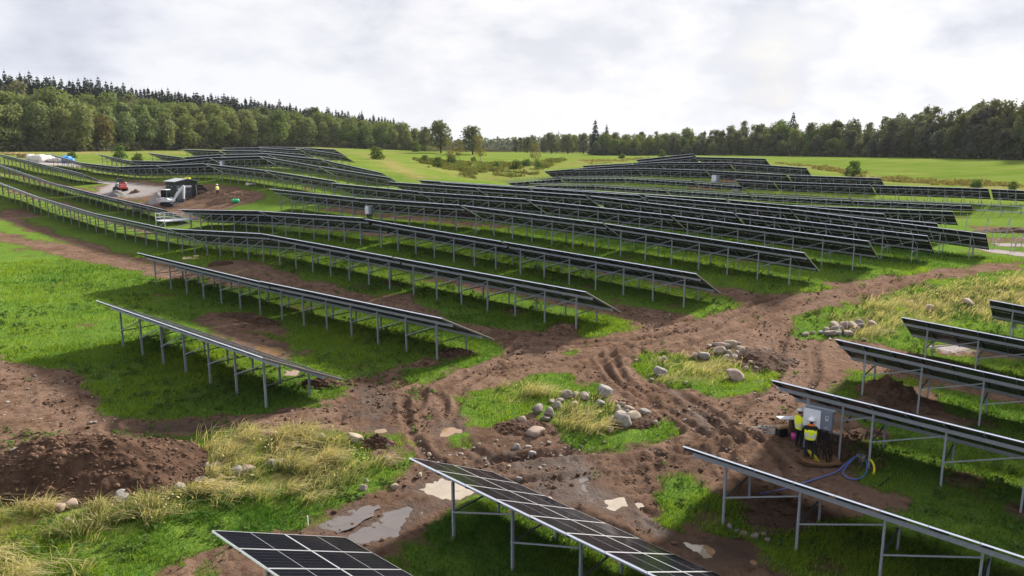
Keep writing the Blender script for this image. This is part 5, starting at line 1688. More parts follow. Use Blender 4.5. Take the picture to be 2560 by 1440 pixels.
# lone marker stake by the long puddles
o = MB().bar((0, 0, 0), (0, 0, 0.35), 0.03).build('marker_stake', M_WHITE); o.location = g3(770, 1313); tag(o, 'tiny white marker stake at the grass edge above the bottom table', 'stake')
t_ = [g3(2310, 985, .9), g3(2316, 960, 1.3)]
# ------------------------------------------------------------------ vegetation
def leaf_mat(name, rgb, tr=0.35, var=0.35):
    m = bpy.data.materials.new(name)
    m.use_nodes = True
    nt = m.node_tree
    nt.nodes.clear()
    out = nn(nt, 'ShaderNodeOutputMaterial')
    at = nn(nt, 'ShaderNodeAttribute', attribute_name='tint')
    s = nn(nt, 'ShaderNodeSeparateColor'); lk(nt, at.outputs[0], s.inputs[0])
    oi = nn(nt, 'ShaderNodeObjectInfo')
    c = mix_col(nt, s.outputs[0], tuple(x * (1 - var) for x in rgb), tuple(x * (1 + var) for x in rgb))
    warm = mix_col(nt, 0.55, rgb, (rgb[1] * 1.15, rgb[1] * 0.95, rgb[2] * 0.9))
    c = mix_col(nt, math_node(nt, 'MULTIPLY', oi.outputs['Random'], 0.75), c, warm)
    d = nn(nt, 'ShaderNodeBsdfDiffuse'); t = nn(nt, 'ShaderNodeBsdfTranslucent'); mx = nn(nt, 'ShaderNodeMixShader')
    lk(nt, c, d.inputs[0])
    lk(nt, mix_col(nt, 1.0, c, (1.25, 1.25, 0.55), 'MULTIPLY'), t.inputs[0])
    mx.inputs[0].default_value = tr
    lk(nt, d.outputs[0], mx.inputs[1]); lk(nt, t.outputs[0], mx.inputs[2]); lk(nt, mx.outputs[0], out.inputs[0])
    return m


def quads(P, N, S, tint, name, m, aspect=0.75):
    """leaf clumps: one ragged quad per point"""
    n = len(P)
    N = N / (np.linalg.norm(N, axis=1)[:, None] + 1e-9)
    A = np.cross(N, RNG.normal(size=(n, 3))); A /= np.linalg.norm(A, axis=1)[:, None] + 1e-9
    B = np.cross(N, A)
    S = S[:, None]
    k = RNG.uniform(0.6, 1.25, (n, 4, 1))
    V = np.stack([P + A * S * k[:, 0], P + B * S * aspect * k[:, 1], P - A * S * k[:, 2], P - B * S * aspect * k[:, 3]], 1)
    V += RNG.normal(size=V.shape) * S[:, None] * 0.12
    me = bpy.data.meshes.new(name)
    me.vertices.add(4 * n); me.vertices.foreach_set('co', V.ravel())
    me.loops.add(4 * n); me.loops.foreach_set('vertex_index', np.arange(4 * n))
    me.polygons.add(n); me.polygons.foreach_set('loop_start', np.arange(n) * 4)
    me.update()
    at = me.color_attributes.new('tint', 'FLOAT_COLOR', 'POINT')
    col = np.ones((4 * n, 4)); col[:, 0] = np.repeat(tint, 4); at.data.foreach_set('color', col.ravel())
    me.materials.append(m)
    return me


M_BARK = mat('bark', (0.075, 0.058, 0.045), 0.9, 0, 0.1, 0.3, 3)
M_BARK_P = mat('pale_bark', (0.20, 0.17, 0.15), 0.9, 0, 0.1, 0.25, 3)


def crown_lobes(seed, lobes, n, leaf):
    """points on the shells of a set of (centre, radii) lobes"""
    rs = np.random.default_rng(seed)
    w = np.array([l[1][0] * l[1][2] for l in lobes]); w = w / w.sum()
    which = rs.choice(len(lobes), n, p=w)
    d = rs.normal(size=(n, 3)); d /= np.linalg.norm(d, axis=1)[:, None]
    rad = 1 - np.abs(rs.normal(0, 0.18, n)) + np.abs(rs.normal(0, .16, n))
    C = np.array([l[0] for l in lobes])[which]; RR = np.array([l[1] for l in lobes])[which]
    P = C + d * RR * rad[:, None]
    N = d + rs.normal(size=(n, 3)) * 0.55 + np.array([0, 0, .25])
    tint = np.clip(rs.uniform(0, 1, n) * .6 + rs.uniform(0, .4, len(lobes))[which], 0, 1)
    return P, N, leaf * rs.uniform(.6, 1.3, n), tint


def trunk_mesh(seed, h, r, limbs, m, lean=0.0):
    rnd = random.Random(seed)
    b = MB()
    top = (rnd.uniform(-.4, .4) + lean, rnd.uniform(-.4, .4), h)
    b.tube([(0, 0, -.6), (0.05, 0, h * .3), (top[0] * .5, top[1] * .5, h * .65), top], [r * 1.25, r, r * .7, r * .22], 7)
    for k in range(limbs):
        z = h * rnd.uniform(.35, .85); a = rnd.uniform(0, 6.28); L = h * rnd.uniform(.16, .30)
        b.tube([(0, 0, z), (L * .5 * math.cos(a), L * .5 * math.sin(a), z + L * .35), (L * math.cos(a), L * math.sin(a), z + L * .8)], [r * .45, r * .28, r * .08], 5)
    return b.mesh('trunk', m)


def broad_lobes(rnd, h, w, base, n):
    L = []
    for k in range(n):
        t = rnd.random()
        z = base + (h - base) * (0.15 + 0.8 * t)
        prof = math.sin(math.pi * min(1, max(0.08, (0.22 + 0.72 * t)))) ** 0.7
        a = rnd.uniform(0, 6.28); rr = w * .5 * prof * rnd.uniform(.35, .85)
        s = w * rnd.uniform(.11, .25)
        L.append(((rr * math.cos(a), rr * math.sin(a), min(z, h - s * .7)), (s, s, s * .85)))
    if base < .1:
        for k in range(7):
            a = rnd.uniform(0, 6.28)
            L.append(((w * .30 * math.cos(a), w * .30 * math.sin(a), h * rnd.uniform(.10, .25)), (w * .24, w * .24, h * .2)))
    L.append(((0, 0, (base + h) / 2), (w * .33, w * .33, (h - base) * .42)))
    return L


M_LEAF = {'mid': leaf_mat('leaf_mid', (0.135, 0.180, 0.072), 0.30), 'pale': leaf_mat('leaf_pale', (0.165, 0.205, 0.092), 0.30), 'dark': leaf_mat('leaf_dark', (0.125, 0.142, 0.085), 0.34),
          'spruce': leaf_mat('needles', (0.040, 0.060, 0.044), 0.12, 0.3), 'autumn': leaf_mat('leaf_autumn', (0.165, 0.145, 0.060), 0.35), 'bush': leaf_mat('leaf_bush', (0.072, 0.135, 0.036), 0.35),
          'blue': leaf_mat('leaf_haze_toned', (0.120, 0.135, 0.105), 0.34)}  # haze is put into the dark and bluish leaf colours, paling them
KIND = {}


def add_kind(key, trunk, crown):
    KIND.setdefault(key, []).append((trunk, crown))


def kind_broad(key, m, n_var, h, w, base, lobes, leaves, leaf, bark=None, r=.22):
    for s in range(n_var):
        rnd = random.Random(hash(key) % 1000 * 0 + len(KIND) * 31 + s)
        hh = h * rnd.uniform(.92, 1.08); ww = w * rnd.uniform(.88, 1.12)
        P, N, S, T = crown_lobes(len(KIND) * 57 + s, broad_lobes(rnd, hh, ww, base, lobes), leaves, leaf)
        add_kind(key, trunk_mesh(s, hh * .86, r, 6, bark or M_BARK), quads(P, N, S, T, 'crown', m))


def spruce(key, m, n_var, h, w, layers, per, leaf, ragged=.25):
    for s in range(n_var):
        rs = np.random.default_rng(900 + s + len(KIND))
        P, N, S, T = [], [], [], []
        hh = h * rs.uniform(.9, 1.1)
        for k in range(layers):
            t = (k + rs.uniform(0, .6)) / layers
            z = hh * (.10 + .90 * t); rr = w / 2 * (1 - t) ** .60 + .15
            nk = max(9, int(per * (1 - t * .70)))
            a = rs.uniform(0, 6.28, nk); q = rr * np.sqrt(rs.uniform(.12, 1, nk)) * rs.uniform(1 - ragged, 1 + ragged, nk)
            P.append(np.stack([q * np.cos(a), q * np.sin(a), z - q * .38 + rs.normal(0, .12, nk)], 1))
            N.append(np.stack([np.cos(a) * .7, np.sin(a) * .7, np.full(nk, .8)], 1) + rs.normal(size=(nk, 3)) * .35)
            S.append(leaf * (1 - t * .40) * rs.uniform(.7, 1.25, nk)); T.append(rs.uniform(0, 1, nk))
        P.append(np.array([[0, 0, hh - .3], [0, 0, hh + .1], [0, 0, hh + .5]])); N.append(np.array([[1, 0, 0.], [0, 1, 0], [1, 1, 0]])); S.append(np.array([.35, .3, .25])); T.append(np.array([.3, .3, .3]))
        add_kind(key, trunk_mesh(s, hh * .95, .2, 0, M_BARK), quads(np.vstack(P), np.vstack(N), np.concatenate(S), np.concatenate(T), 'crown', m, .55))


kind_broad('broad', M_LEAF['mid'], 6, 16, 11, 1.2, 30, 2100, .50)
kind_broad('poplar', M_LEAF['pale'], 6, 15, 7.5, 1.0, 26, 1700, .45, M_BARK_P, .16)
kind_broad('darkbroad', M_LEAF['dark'], 6, 18, 9.0, 2.0, 34, 2000, .50)
kind_broad('tallthin', M_LEAF['dark'], 6, 21, 6.5, 5.0, 34, 1500, .42, M_BARK_P, .2)
kind_broad('hazebroad', M_LEAF['blue'], 5, 13, 8.0, 0.6, 26, 1600, .48)
kind_broad('autumn', M_LEAF['autumn'], 3, 13, 7.0, 2.5, 16, 900, .45, M_BARK_P, .14)
kind_broad('oak', M_LEAF['dark'], 3, 14, 12, 2.5, 26, 1900, .50, None, .35)
kind_broad('bush', M_LEAF['bush'], 4, 3.0, 3.4, 0.0, 12, 700, .22, None, .06)
kind_broad('sapling', M_LEAF['autumn'], 4, 10, 4.2, 2.6, 12, 260, .32, M_BARK_P, .08)
spruce('spruce', M_LEAF['spruce'], 6, 21, 7.2, 30, 60, .80)

TREE_N = 0


def tree(key, x, y, s, label, cat, name, group=None, sz=None):
    global TREE_N
    TREE_N += 1
    tr, cr = KIND[key][TREE_N % len(KIND[key])] if random.random() < .5 else random.choice(KIND[key])
    t = thing(name, label, cat, (x, y, float(hgt(x, y)) - 0.15), random.uniform(0, 6.28), group)
    t.scale = (s, s, s * (sz or 1))
    link('trunk', tr, t); link('crown', cr, t)
    return t


# left wood: a low front of poplars, taller broadleaf trees up the slope, a spruce skyline behind
row_lab = ['pale green slender tree in the front rank of the left wood', 'rounded green tree in the second rank of the left wood', 'rounded tree on the lower slope of the left wood',
           'rounded tree high on the slope of the left wood under the spruces', 'dark broadleaf tree just below the spruce skyline of the left wood']
for j in range(6):
    px = -150 + 11 * j
    while px < 1078:
        d = np.interp(px, [e[0] for e in EDGE_L], [e[1] for e in EDGE_L])
        back = j * 14 + random.uniform(-3, 3)
        x, y = edge_xy(EDGE_L, px, back)
        if j == 0:
            k, s = random.choice(['poplar', 'poplar', 'poplar', 'broad']), random.uniform(.82, 1.05)
        elif j == 1:
            k, s = random.choice(['poplar', 'broad', 'poplar']), random.uniform(.92, 1.15)
        else:
            k, s = random.choice(['broad', 'broad', 'darkbroad', 'poplar']), random.uniform(.85, 1.08)
        lab, grp = row_lab[min(j, 4)], 'broadleaf trees of the left wood, rank %d' % (min(j, 4) + 1)
        if px > 1000 and j > 1:
            k, s = 'darkbroad', s * .8
        if random.random() < .014 and j < 2:
            k = 'autumn'; s *= 1.05
            lab, grp = 'yellow-brown autumn tree at the front of the left wood', 'autumn-coloured trees of the left wood'
        tree(k, x, y, s * float(np.interp(px, [0, 350, 700, 1000], [1.20, 1.14, 1.02, .88])) * (1 if j < 4 else float(np.interp(px, [0, 700], [.72, .97]))), lab, 'tree', 'broadleaf_tree', grp)
        px += (7.6 if j < 2 else 9.0) * F_PX / (d + back) * random.uniform(.8, 1.2)
CON = [(-150, 330), (0, 335), (300, 372), (600, 422), (900, 482), (1020, 500)]
CTOP = [(-150, 177), (0, 189), (300, 212), (600, 246), (900, 284), (1020, 302)]
for j in range(2):
    px = -120 + 5 * j
    while px < 1000:
        d = np.interp(px, [c[0] for c in CON], [c[1] for c in CON]) + j * 6 - 6 + random.uniform(-2, 2)
        x, y = (px - 1280) / F_PX * d / math.cos(PITCH), d
        top = CZ + (369 - np.interp(px, [c[0] for c in CTOP], [c[1] for c in CTOP])) / F_PX * d
        h = max(9, top - float(hgt(x, y))) * random.uniform(.93, 1.03) * (0.97, 1.0)[j]
        s = h / 21.5
        t = tree('spruce', x, y, min(s, 1.25) * .85, 'dark pointed spruce in the skyline row of the left wood', 'spruce', 'spruce_tree', 'spruces on the skyline of the left wood', max(1.0, s / 1.25) / .85)
        px += 1.75 * F_PX / d * random.uniform(.75, 1.3)
# right wood
CROWNS = {0: ('darkbroad', 1.0), 1: ('hazebroad', 1.0)}
TOP_R = [(1470, 318), (1500, 330), (1560, 335), (1640, 332), (1700, 325), (1760, 330), (1810, 310), (1900, 308), (1960, 312), (2060, 305), (2130, 300), (2170, 296), (2260, 272), (2340, 284), (2370, 262), (2440, 248), (2500, 244), (2560, 236), (2700, 225)]
for j in range(4):
    px = 1484 + 9 * j
    while px < 2640:
        d = np.interp(px, [e[0] for e in EDGE_R], [e[1] for e in EDGE_R]) + (0.5, 6, 13, 22)[j] + random.uniform(-2, 2)
        x, y = (px - 1280) / F_PX * d / math.cos(PITCH), d
        top = CZ + (369 - np.interp(px, [c[0] for c in TOP_R], [c[1] for c in TOP_R])) / F_PX * d
        h = max(7, top - float(hgt(x, y)))
        lab, grp, nm = 'dark tree in the tall rear ranks of the right wood', 'tall trees of the right wood', 'broadleaf_tree'
        if j == 0:
            k = random.choice(['hazebroad', 'poplar' if px < 2080 else 'hazebroad', 'broad' if px < 2080 else 'hazebroad', 'darkbroad'])
            s = h * random.uniform(.34, .62) / 13.0
            lab, grp = 'low bushy tree along the front edge of the right wood', 'low trees along the front of the right wood'
        elif j == 1:
            k = random.choice(['darkbroad', 'hazebroad', 'broad' if px < 2080 else 'tallthin', 'tallthin' if px > 2000 else 'poplar'])
            s = h * random.uniform(.62, .90) / {'darkbroad': 18, 'hazebroad': 13, 'broad': 16, 'tallthin': 21, 'poplar': 15}[k]
            lab, grp = 'mid-height tree in the second rank of the right wood', 'mid-height trees of the right wood'
        else:
            k = random.choice(['tallthin', 'tallthin', 'darkbroad'] if px > 2080 else ['darkbroad', 'broad', 'darkbroad', 'tallthin', 'autumn' if px < 1640 else 'broad'])
            s = h * random.uniform(.84, 1.03) / {'darkbroad': 18, 'tallthin': 21, 'broad': 16, 'autumn': 13}[k]
            if k == 'autumn':
                lab, grp = 'yellowish tree among darker ones at the left of the right wood', 'yellowish trees of the right wood'
        tree(k, x, y, s, lab, 'tree', nm, grp)
        px += (5.6, 6.2, 6.4, 6.6)[j] * F_PX / d * random.uniform(.75, 1.25)
for px, d, h, lab in ((1480, 440, 21, 'dark spire-topped spruce at the left end of the right wood'), (1508, 445, 15, 'shorter spruce next to the spire-topped one at the left of the right wood'), (1955, 392, 27, 'lone spruce tip standing above the skyline of the right wood')):
    x, y = (px - 1280) / F_PX * d / math.cos(PITCH), d
    top = CZ + (369 - {1480: 302, 1508: 318, 1955: 277}[px]) / F_PX * d
    hh = top - float(hgt(x, y))
    tree('spruce', x, y, min(1.0, hh / 21.5), lab, 'spruce', 'spruce_tree', None, max(1, hh / 21.5))
# wood edge in the gap and the farthest woods
for n, (p0_, p1_, d, ytop, step, grp, lab, keys) in enumerate([
        (1290, 1480, 500, 350, 6.0, 'small trees in the gap between the woods', 'small tree in the low wood edge across the middle field', ['hazebroad', 'darkbroad', 'autumn', 'broad']),
        (1300, 1470, 520, 347, 8.0, 'small trees in the gap between the woods', 'small tree in the low wood edge across the middle field', ['darkbroad', 'hazebroad'])]):
    px = p0_
    while px < p1_:
        x, y = (px - 1280) / F_PX * d / math.cos(PITCH), d + random.uniform(-6, 6)
        top = CZ + (369 - ytop - (px - p0_) * -.05 + random.uniform(-7, 7)) / F_PX * d
        k = random.choice(keys)
        s = max(4, top - float(hgt(x, y))) / {'hazebroad': 13, 'darkbroad': 18, 'autumn': 13, 'broad': 16}[k]
        tree(k, x, y, s, lab, 'tree', 'broadleaf_tree', grp)
        px += step * F_PX / d * random.uniform(.7, 1.3)
for px, ytop, d in ((1375, 334, 470), (1414, 340, 470), (1318, 345, 480)):
    x, y = (px - 1280) / F_PX * d / math.cos(PITCH), d
    s = (CZ + (369 - ytop) / F_PX * d - float(hgt(x, y))) / 13.5
    tree('oak', x, y, s, {1375: 'tall dark rounded tree rising above the low wood edge in the gap', 1414: 'second dark rounded tree above the low wood edge, nearer the spire-topped spruce', 1318: 'dark rounded tree at the left of the low wood edge in the gap'}[px], 'tree', 'broadleaf_tree')


def far_wood():
    P, N, S, T = [], [], [], []
    for d, a0, a1 in ((820, -2200, 3600), (1100, -3200, 4200)):
        xs = np.arange(a0, a1, 5.0) if d < 900 else np.arange(-1600, 1900, 6.0)
        xs = (np.arange(700, 2700, 2.2) - 1280) / F_PX * d
        for x in xs:
            y = d + RNG.uniform(-25, 25)
            h = RNG.uniform(9, 15) + 3 * math.sin(x * .02)
            g = float(hgt(x, y))
            n = 14
            P.append(np.stack([x + RNG.normal(0, 1.6, n), y + RNG.normal(0, 2.5, n), g + h * RNG.uniform(.0, 1, n) ** .8], 1))
            N.append(RNG.normal(size=(n, 3)) + np.array([0, -.4, .5])); S.append(RNG.uniform(1.2, 2.4, n)); T.append(RNG.uniform(0, 1, n))
    o = link('far_wood', quads(np.vstack(P), np.vstack(N), np.concatenate(S), np.concatenate(T), 'far_wood', M_LEAF['blue']))
    stuff(tag(o, 'distant low wood closing the horizon behind the middle field', 'wood'))


far_wood()


def undergrowth():
    P, N, S, T = [], [], [], []
    for E_, a, b, h in ((EDGE_L, -150, 1090, 3.6), (EDGE_R, 1470, 2640, 4.2)):
        px = a
        while px < b:
            for back in (0.5, 4, 9, 18):
                x, y = edge_xy(E_, px, back + random.uniform(-1.5, 1.5))
                n = 26
                hh = h * random.uniform(.5, 1.15)
                P.append(np.stack([x + RNG.normal(0, .9, n), y + RNG.normal(0, .9, n), float(hgt(x, y)) + hh * RNG.uniform(0, 1, n)], 1))
                N.append(RNG.normal(size=(n, 3)) + np.array([0, -.5, .6])); S.append(RNG.uniform(.3, .75, n)); T.append(RNG.uniform(0, 1, n))
            px += 1.5 * F_PX / y
    o = link('undergrowth', quads(np.vstack(P), np.vstack(N), np.concatenate(S), np.concatenate(T), 'undergrowth', M_LEAF['dark']))
    stuff(tag(o, 'dark undergrowth along the foot of both woods', 'undergrowth'))


undergrowth()
# single trees and bushes in the middle distance
for px, d, ytop, key, lab, nm, cat in [
        (1108, 352, 303, 'oak', 'large dark round-crowned tree at the right end of the left wood', 'broadleaf_tree', 'tree'),
        (1185, 345, 316, 'oak', 'smaller dark round-crowned tree standing alone right of the left wood', 'broadleaf_tree', 'tree'),
        (1070, 400, 318, 'darkbroad', 'dark tree at the tapering right end of the left wood', 'broadleaf_tree', 'tree'),
        (1130, 245, 349, 'sapling', 'left one of the thin autumn-tinted saplings on the bank', 'sapling_tree', 'sapling'),
        (1152, 262, 345, 'sapling', 'middle one of the thin saplings, between the two round-crowned trees', 'sapling_tree', 'sapling'),
        (1203, 250, 337, 'sapling', 'tallest yellowish sapling in front of the smaller round-crowned tree', 'sapling_tree', 'sapling'),
        (1338, 245, 357, 'sapling', 'slim dark-leaved sapling standing alone in the middle field', 'sapling_tree', 'sapling')]:
    x, y = (px - 1280) / F_PX * d / math.cos(PITCH), d
    base_h = {'oak': 14, 'darkbroad': 18, 'sapling': 10}[key]
    s = (CZ + (369 - ytop) / F_PX * d - float(hgt(x, y))) / base_h
    tree(key, x, y, s, lab, cat, nm)
for px, py, s, lab in [(2132, 441, 1.35, 'upright green shrub at the edge of the right-hand field'), (1062, 409, 0.86, 'round green bush on the bank, left one of the dark pair'), (1094, 418, 0.97, 'round green bush on the bank, right one of the dark pair'),
                       (1130, 412, 1.08, 'bluish bush on the bank beside the saplings'), (1185, 404, 0.72, 'small bush on the bank right of the tallest sapling'), (1290, 422, 1.15, 'dark bush on the bank left of the lone sapling'),
                       (1315, 415, 1.01, 'dark bush touching the lone sapling in the middle field'), (1345, 420, 0.79, 'bush right of the lone sapling in the middle field'), (1240, 420, 0.72, 'small bush in the brownish bank above the straw strip'),
                       (1655, 393, 1.1, 'pale round bush by the left shoulder of the far rise'), (1555, 396, 0.9, 'small pale bush on the field edge left of the far rise'), (2440, 468, .75, 'dark green bush at the far right field edge'),
                       (2530, 474, .6, 'dark bush at the field edge beyond the last fitted table'), (300, 396, 1.2, 'small bush behind the left rise tables beside the field'), (180, 395, .8, 'small bush near the blue tarpaulin in the depot'),
                       (345, 402, .9, 'low bush between two table ends on the left rise'), (942, 398, 1.3, 'brownish bush on the field right of the left rise'), (1040, 379.5, 1.6, 'small dark bush at the foot of the left wood')]:
    x, y = px2g(px, py)
    tree('bush', x, y, s, lab, 'bush', 'bush')


def brush():
    """weeds and low brush on the bank between the fields"""
    polys = [pxpoly(p) for p in ([(1030, 398), (1100, 402), (1200, 410), (1360, 402), (1420, 400), (1345, 438), (1250, 450), (1130, 438), (1070, 420)],
                                 [(1930, 407), (2100, 422), (2200, 441), (2400, 452), (2600, 471), (2600, 480), (2400, 465), (2200, 453), (2100, 433), (2000, 416)],
                                 [(1440, 402), (1600, 396), (1720, 391), (1600, 401), (1480, 412)])]
    for poly, n, nm, m, lab, hh in ((polys[0], 9000, 'bank_brush', M_LEAF['autumn'], 'brownish weeds and brush on the bank in the middle field', 1.2), (polys[0], 6500, 'bank_brush', M_LEAF['bush'], 'low green brush on the bank in the middle field', 1.5),
                            (polys[1], 5200, 'edge_weeds', M_LEAF['autumn'], 'dry brown weeds along the edge of the right-hand field', .9), (polys[2], 1800, 'edge_weeds', M_LEAF['autumn'], 'dry weeds along the field edge left of the far rise', .7)):
        P = np.array(poly); lo, hi = P.min(0), P.max(0)
        q = RNG.uniform(lo, hi, (n * 6, 2))
        ok = (sdist(poly, q[:, 0], q[:, 1]) < 0) & (fbm(q[:, 0] / 6, q[:, 1] / 6, 500 + len(nm), 3) > -.05)
        q = q[ok][:n]
        k = len(q)
        h = hh * RNG.uniform(.1, 1, k) * np.clip(.5 + 1.2 * fbm(q[:, 0] / 4, q[:, 1] / 4, 510, 2), .15, 1.3)
        o = link(nm, quads(np.stack([q[:, 0], q[:, 1], hgt(q[:, 0], q[:, 1]) + h], 1), RNG.normal(size=(k, 3)) + np.array([0, 0, .8]), RNG.uniform(.16, .42, k), RNG.uniform(0, 1, k), nm, m))
        stuff(tag(o, lab, 'weeds'))


brush()


# ------------------------------------------------------------------ grass
def blade_mesh(name, XY, H, Wd, lean, bend, tint, m, z_off=-0.03, grad=None):
    """XY (n,2); lean (n,2) direction and amount the tip is pushed over"""
    n = len(XY)
    z = hgt(XY[:, 0], XY[:, 1]) + z_off
    a = RNG.uniform(0, 2 * math.pi, n)
    sx, sy = np.cos(a) * Wd / 2, np.sin(a) * Wd / 2
    V = np.empty((n, 5, 3))
    mid = 0.55
    for i, (f, w) in enumerate(((0, 1.0), (0, -1.0), (mid, .75), (mid, -.75))):
        V[:, i, 0] = XY[:, 0] + sx * w + lean[:, 0] * f ** bend; V[:, i, 1] = XY[:, 1] + sy * w + lean[:, 1] * f ** bend; V[:, i, 2] = z + H * f
    V[:, 4, 0] = XY[:, 0] + lean[:, 0]; V[:, 4, 1] = XY[:, 1] + lean[:, 1]; V[:, 4, 2] = z + H * 0.95 - np.hypot(lean[:, 0], lean[:, 1]) * .25
    me = bpy.data.meshes.new(name)
    me.vertices.add(5 * n); me.vertices.foreach_set('co', V.ravel())
    o5 = np.arange(n) * 5
    q = np.stack([o5, o5 + 1, o5 + 3, o5 + 2], 1); t = np.stack([o5 + 2, o5 + 3, o5 + 4], 1)
    me.loops.add(7 * n); me.loops.foreach_set('vertex_index', np.concatenate([q.ravel(), t.ravel()]))
    me.polygons.add(2 * n); me.polygons.foreach_set('loop_start', np.concatenate([np.arange(n) * 4, 4 * n + np.arange(n) * 3]))
    me.update()
    at = me.color_attributes.new('tint', 'FLOAT_COLOR', 'POINT')
    col = np.ones((5 * n, 4)); col[:, 0] = np.repeat(tint, 5)
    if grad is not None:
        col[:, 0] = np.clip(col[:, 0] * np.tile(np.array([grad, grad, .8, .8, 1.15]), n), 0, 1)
    at.data.foreach_set('color', col.ravel())
    me.materials.append(m)
    return me


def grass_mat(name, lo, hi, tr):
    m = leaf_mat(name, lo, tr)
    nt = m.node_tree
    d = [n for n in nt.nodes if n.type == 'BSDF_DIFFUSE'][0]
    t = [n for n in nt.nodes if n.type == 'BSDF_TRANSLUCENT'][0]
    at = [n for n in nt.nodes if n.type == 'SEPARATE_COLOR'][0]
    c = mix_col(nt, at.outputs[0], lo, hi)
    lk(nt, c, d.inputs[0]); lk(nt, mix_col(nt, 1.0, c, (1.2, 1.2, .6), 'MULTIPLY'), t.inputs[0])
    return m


M_GRASS = grass_mat('grass_blades', (0.036, 0.120, 0.026), (0.245, 0.330, 0.036), 0.35)
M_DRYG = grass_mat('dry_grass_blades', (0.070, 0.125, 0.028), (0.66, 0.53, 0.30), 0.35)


def scatter(n, r0, r1, half=R(37.5)):
    r = np.sqrt(RNG.uniform(r0 * r0, r1 * r1, n)); a = RNG.uniform(-half, half, n)
    return np.stack([r * np.sin(a), r * np.cos(a)], 1)


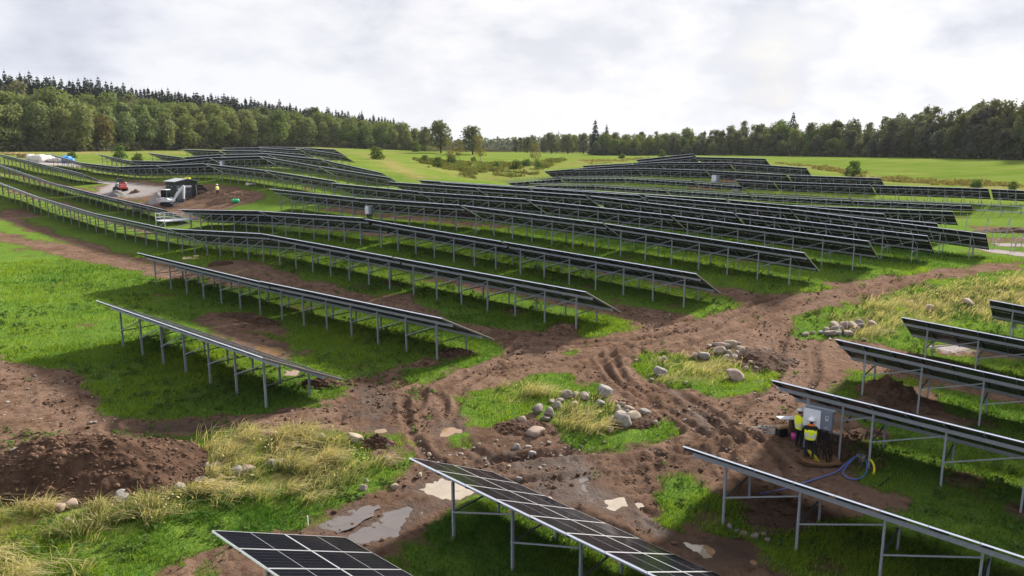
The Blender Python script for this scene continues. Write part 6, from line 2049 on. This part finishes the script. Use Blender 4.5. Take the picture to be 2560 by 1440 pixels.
def grow():
    P = np.vstack([scatter(210000, 11, 28), scatter(210000, 28, 52), scatter(150000, 52, 92)])
    x, y = P[:, 0], P[:, 1]
    mud, dry, grav, wet = masks(x, y)
    wat = puddle_cover(x, y)
    r = np.hypot(x, y)
    clump = fbm(x / 0.8, y / 0.8, 201, 3)
    keep = (RNG.uniform(0, 1, len(P)) > np.maximum(mud, grav) * 1.25 + 0.02) & (wat > .35) & (RNG.uniform(-.6, .5, len(P)) < clump + .15) & (RNG.uniform(0, 1, len(P)) > dry * .65)
    for hx, hy, rx, ry, rot in HEAPS:
        dx, dy = x - hx, y - hy
        a, b = dx * math.cos(rot) + dy * math.sin(rot), -dx * math.sin(rot) + dy * math.cos(rot)
        keep &= ((a / rx) ** 2 + (b / ry) ** 2 > .92) | (RNG.uniform(0, 1, len(P)) < .015)
    for hx, hy, ss in ROCK_AT:
        keep &= (x - hx) ** 2 + (y - hy) ** 2 > (ss * .55) ** 2
    P, r, clump, dry = P[keep], r[keep], clump[keep], dry[keep]
    n = len(P)
    big = fbm(P[:, 0] / 6, P[:, 1] / 6, 207, 3)
    H = (0.10 + 0.13 * RNG.uniform(0, 1, n) + 0.16 * np.clip(clump + .1, 0, 1) + .10 * np.clip(big, 0, 1)) * (1 + .3 * np.clip((r - 40) / 40, 0, 1))
    Wd = 0.012 + r * 0.00062
    L = np.stack([RNG.normal(.05, .07, n), RNG.normal(-.02, .07, n)], 1) * (H / .2)[:, None]
    tint = np.clip(0.46 + 0.75 * big + RNG.normal(0, .22, n) + .25 * clump, 0, 1)
    o = link('grass', blade_mesh('grass', P, H, Wd, L, 1.5, tint, M_GRASS))
    stuff(tag(o, 'short green grass on the field and between the rows', 'grass'))
    # tall seeding grass, blown over towards the right
    Q = np.vstack([scatter(560000, 11, 40), scatter(260000, 40, 95)])
    x, y = Q[:, 0], Q[:, 1]
    dry = layer(x, y, DRY[:7], 1, 1.4, 61, 1.2)
    tuft = fbm(x / 0.75, y / 0.75, 303, 3)
    m2 = layer(x, y, MUD, 1, 1.0, 3, 0.55)
    m2 = np.minimum(m2, 1 - layer(x, y, ISLES, 1, .8, 31, .5))
    keep = (RNG.uniform(0, 1, len(Q)) < dry * np.clip(np.where(x > 8, .5, .26) + 1.9 * tuft, 0, 1)) & (RNG.uniform(0, 1, len(Q)) > m2 * 1.2)
    for hx, hy, rx, ry, rot in HEAPS[:3]:
        dx, dy = x - hx, y - hy
        a, b = dx * math.cos(rot) + dy * math.sin(rot), -dx * math.sin(rot) + dy * math.cos(rot)
        keep &= ((a / rx) ** 2 + (b / ry) ** 2 > .95)
    for hx, hy, ss in ROCK_AT:
        keep &= (x - hx) ** 2 + (y - hy) ** 2 > (ss * .6) ** 2
    Q, tuft = Q[keep], tuft[keep]
    n = len(Q); r = np.hypot(Q[:, 0], Q[:, 1])
    H = 0.30 + .42 * RNG.uniform(0, 1, n) + .5 * np.clip(tuft, 0, 1)
    H = H * np.where(Q[:, 0] < 2, 1.25, 1.0)
    g = fbm(Q[:, 0] / 1.6, Q[:, 1] / 1.6, 305, 2)
    up = RNG.uniform(0, 1, n) < .4
    L = np.stack([np.where(up, .18, .58) + .5 * g + RNG.normal(0, .24, n), -.12 + .4 * fbm(Q[:, 0] / 1.3, Q[:, 1] / 1.3, 309, 2) + RNG.normal(0, .22, n)], 1) * (H / .62)[:, None]
    tint = np.clip(np.where(Q[:, 0] > 8, .90, .66) + RNG.normal(0, .24, n) + .75 * g + .3 * tuft, 0, 1)
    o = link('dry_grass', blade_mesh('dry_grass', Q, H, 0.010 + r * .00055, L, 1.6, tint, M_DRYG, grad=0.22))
    stuff(tag(o, 'tall dry seeding grass bent over by the wind', 'dry grass'))
    k = RNG.uniform(0, 1, n) < .05
    tips = np.stack([Q[k, 0] + L[k, 0], Q[k, 1] + L[k, 1], hgt(Q[k, 0], Q[k, 1]) + H[k] * .95 - np.hypot(L[k, 0], L[k, 1]) * .25], 1)
    nk = len(tips)
    o = link('seed_heads', quads(tips, RNG.normal(size=(nk, 3)) + np.array([0, 0, .3]), RNG.uniform(.03, .07, nk) + r[k] * .0007, RNG.uniform(.6, 1, nk), 'seed_heads', M_DRYG, .3))
    stuff(tag(o, 'pale seed heads on the tall dry grass', 'dry grass'))
    # broad-leaved weeds and rank tufts in the short grass and on the bare soil
    Wp = scatter(26000, 12, 75)
    x, y = Wp[:, 0], Wp[:, 1]
    wn_ = fbm(x / 3, y / 3, 611, 3)
    leftm = (x < -4) & (np.hypot(x, y) < 40)
    keep = (RNG.uniform(0, 1, len(Wp)) < np.clip(wn_ * 1.4 + .05, 0, .8) * np.where(leftm, 1.0, .5)) & (puddle_cover(x, y) > .4)
    mm, _, _, ww = masks(x, y)
    keep &= (mm < .5) | (leftm & (ww < .3)) | (RNG.uniform(0, 1, len(Wp)) < .06)
    Wp = Wp[keep]
    rep = 9
    B = np.repeat(Wp, rep, 0) + RNG.normal(0, .10, (len(Wp) * rep, 2))
    hb = RNG.uniform(.04, .24, len(B))
    o = link('weeds', quads(np.stack([B[:, 0], B[:, 1], hgt(B[:, 0], B[:, 1]) + hb], 1), RNG.normal(size=(len(B), 3)) * .6 + np.array([0, 0, 1]), RNG.uniform(.035, .09, len(B)) + np.hypot(B[:, 0], B[:, 1]) * .0006, RNG.uniform(0, 1, len(B)), 'weeds', M_LEAF['bush']))
    stuff(tag(o, 'scattered broad-leaved weeds on the soil and in the grass', 'weeds'))


grow()

# ------------------------------------------------------------------ thin haze that pales the far woods
hm = bpy.data.materials.new('haze')
hm.use_nodes = True
hm.node_tree.nodes.clear()
ho = nn(hm.node_tree, 'ShaderNodeOutputMaterial')
hv = nn(hm.node_tree, 'ShaderNodeVolumePrincipled')
hv.inputs['Color'].default_value = (0.86, 0.90, 1.0, 1)
hv.inputs['Density'].default_value = 0.00006
lk(hm.node_tree, hv.outputs[0], ho.inputs['Volume'])
o = MB().box((0, 250, 25), (3000, 1700, 116)).build('haze', hm)
stuff(tag(o, 'thin pale haze over the whole site', 'haze'))
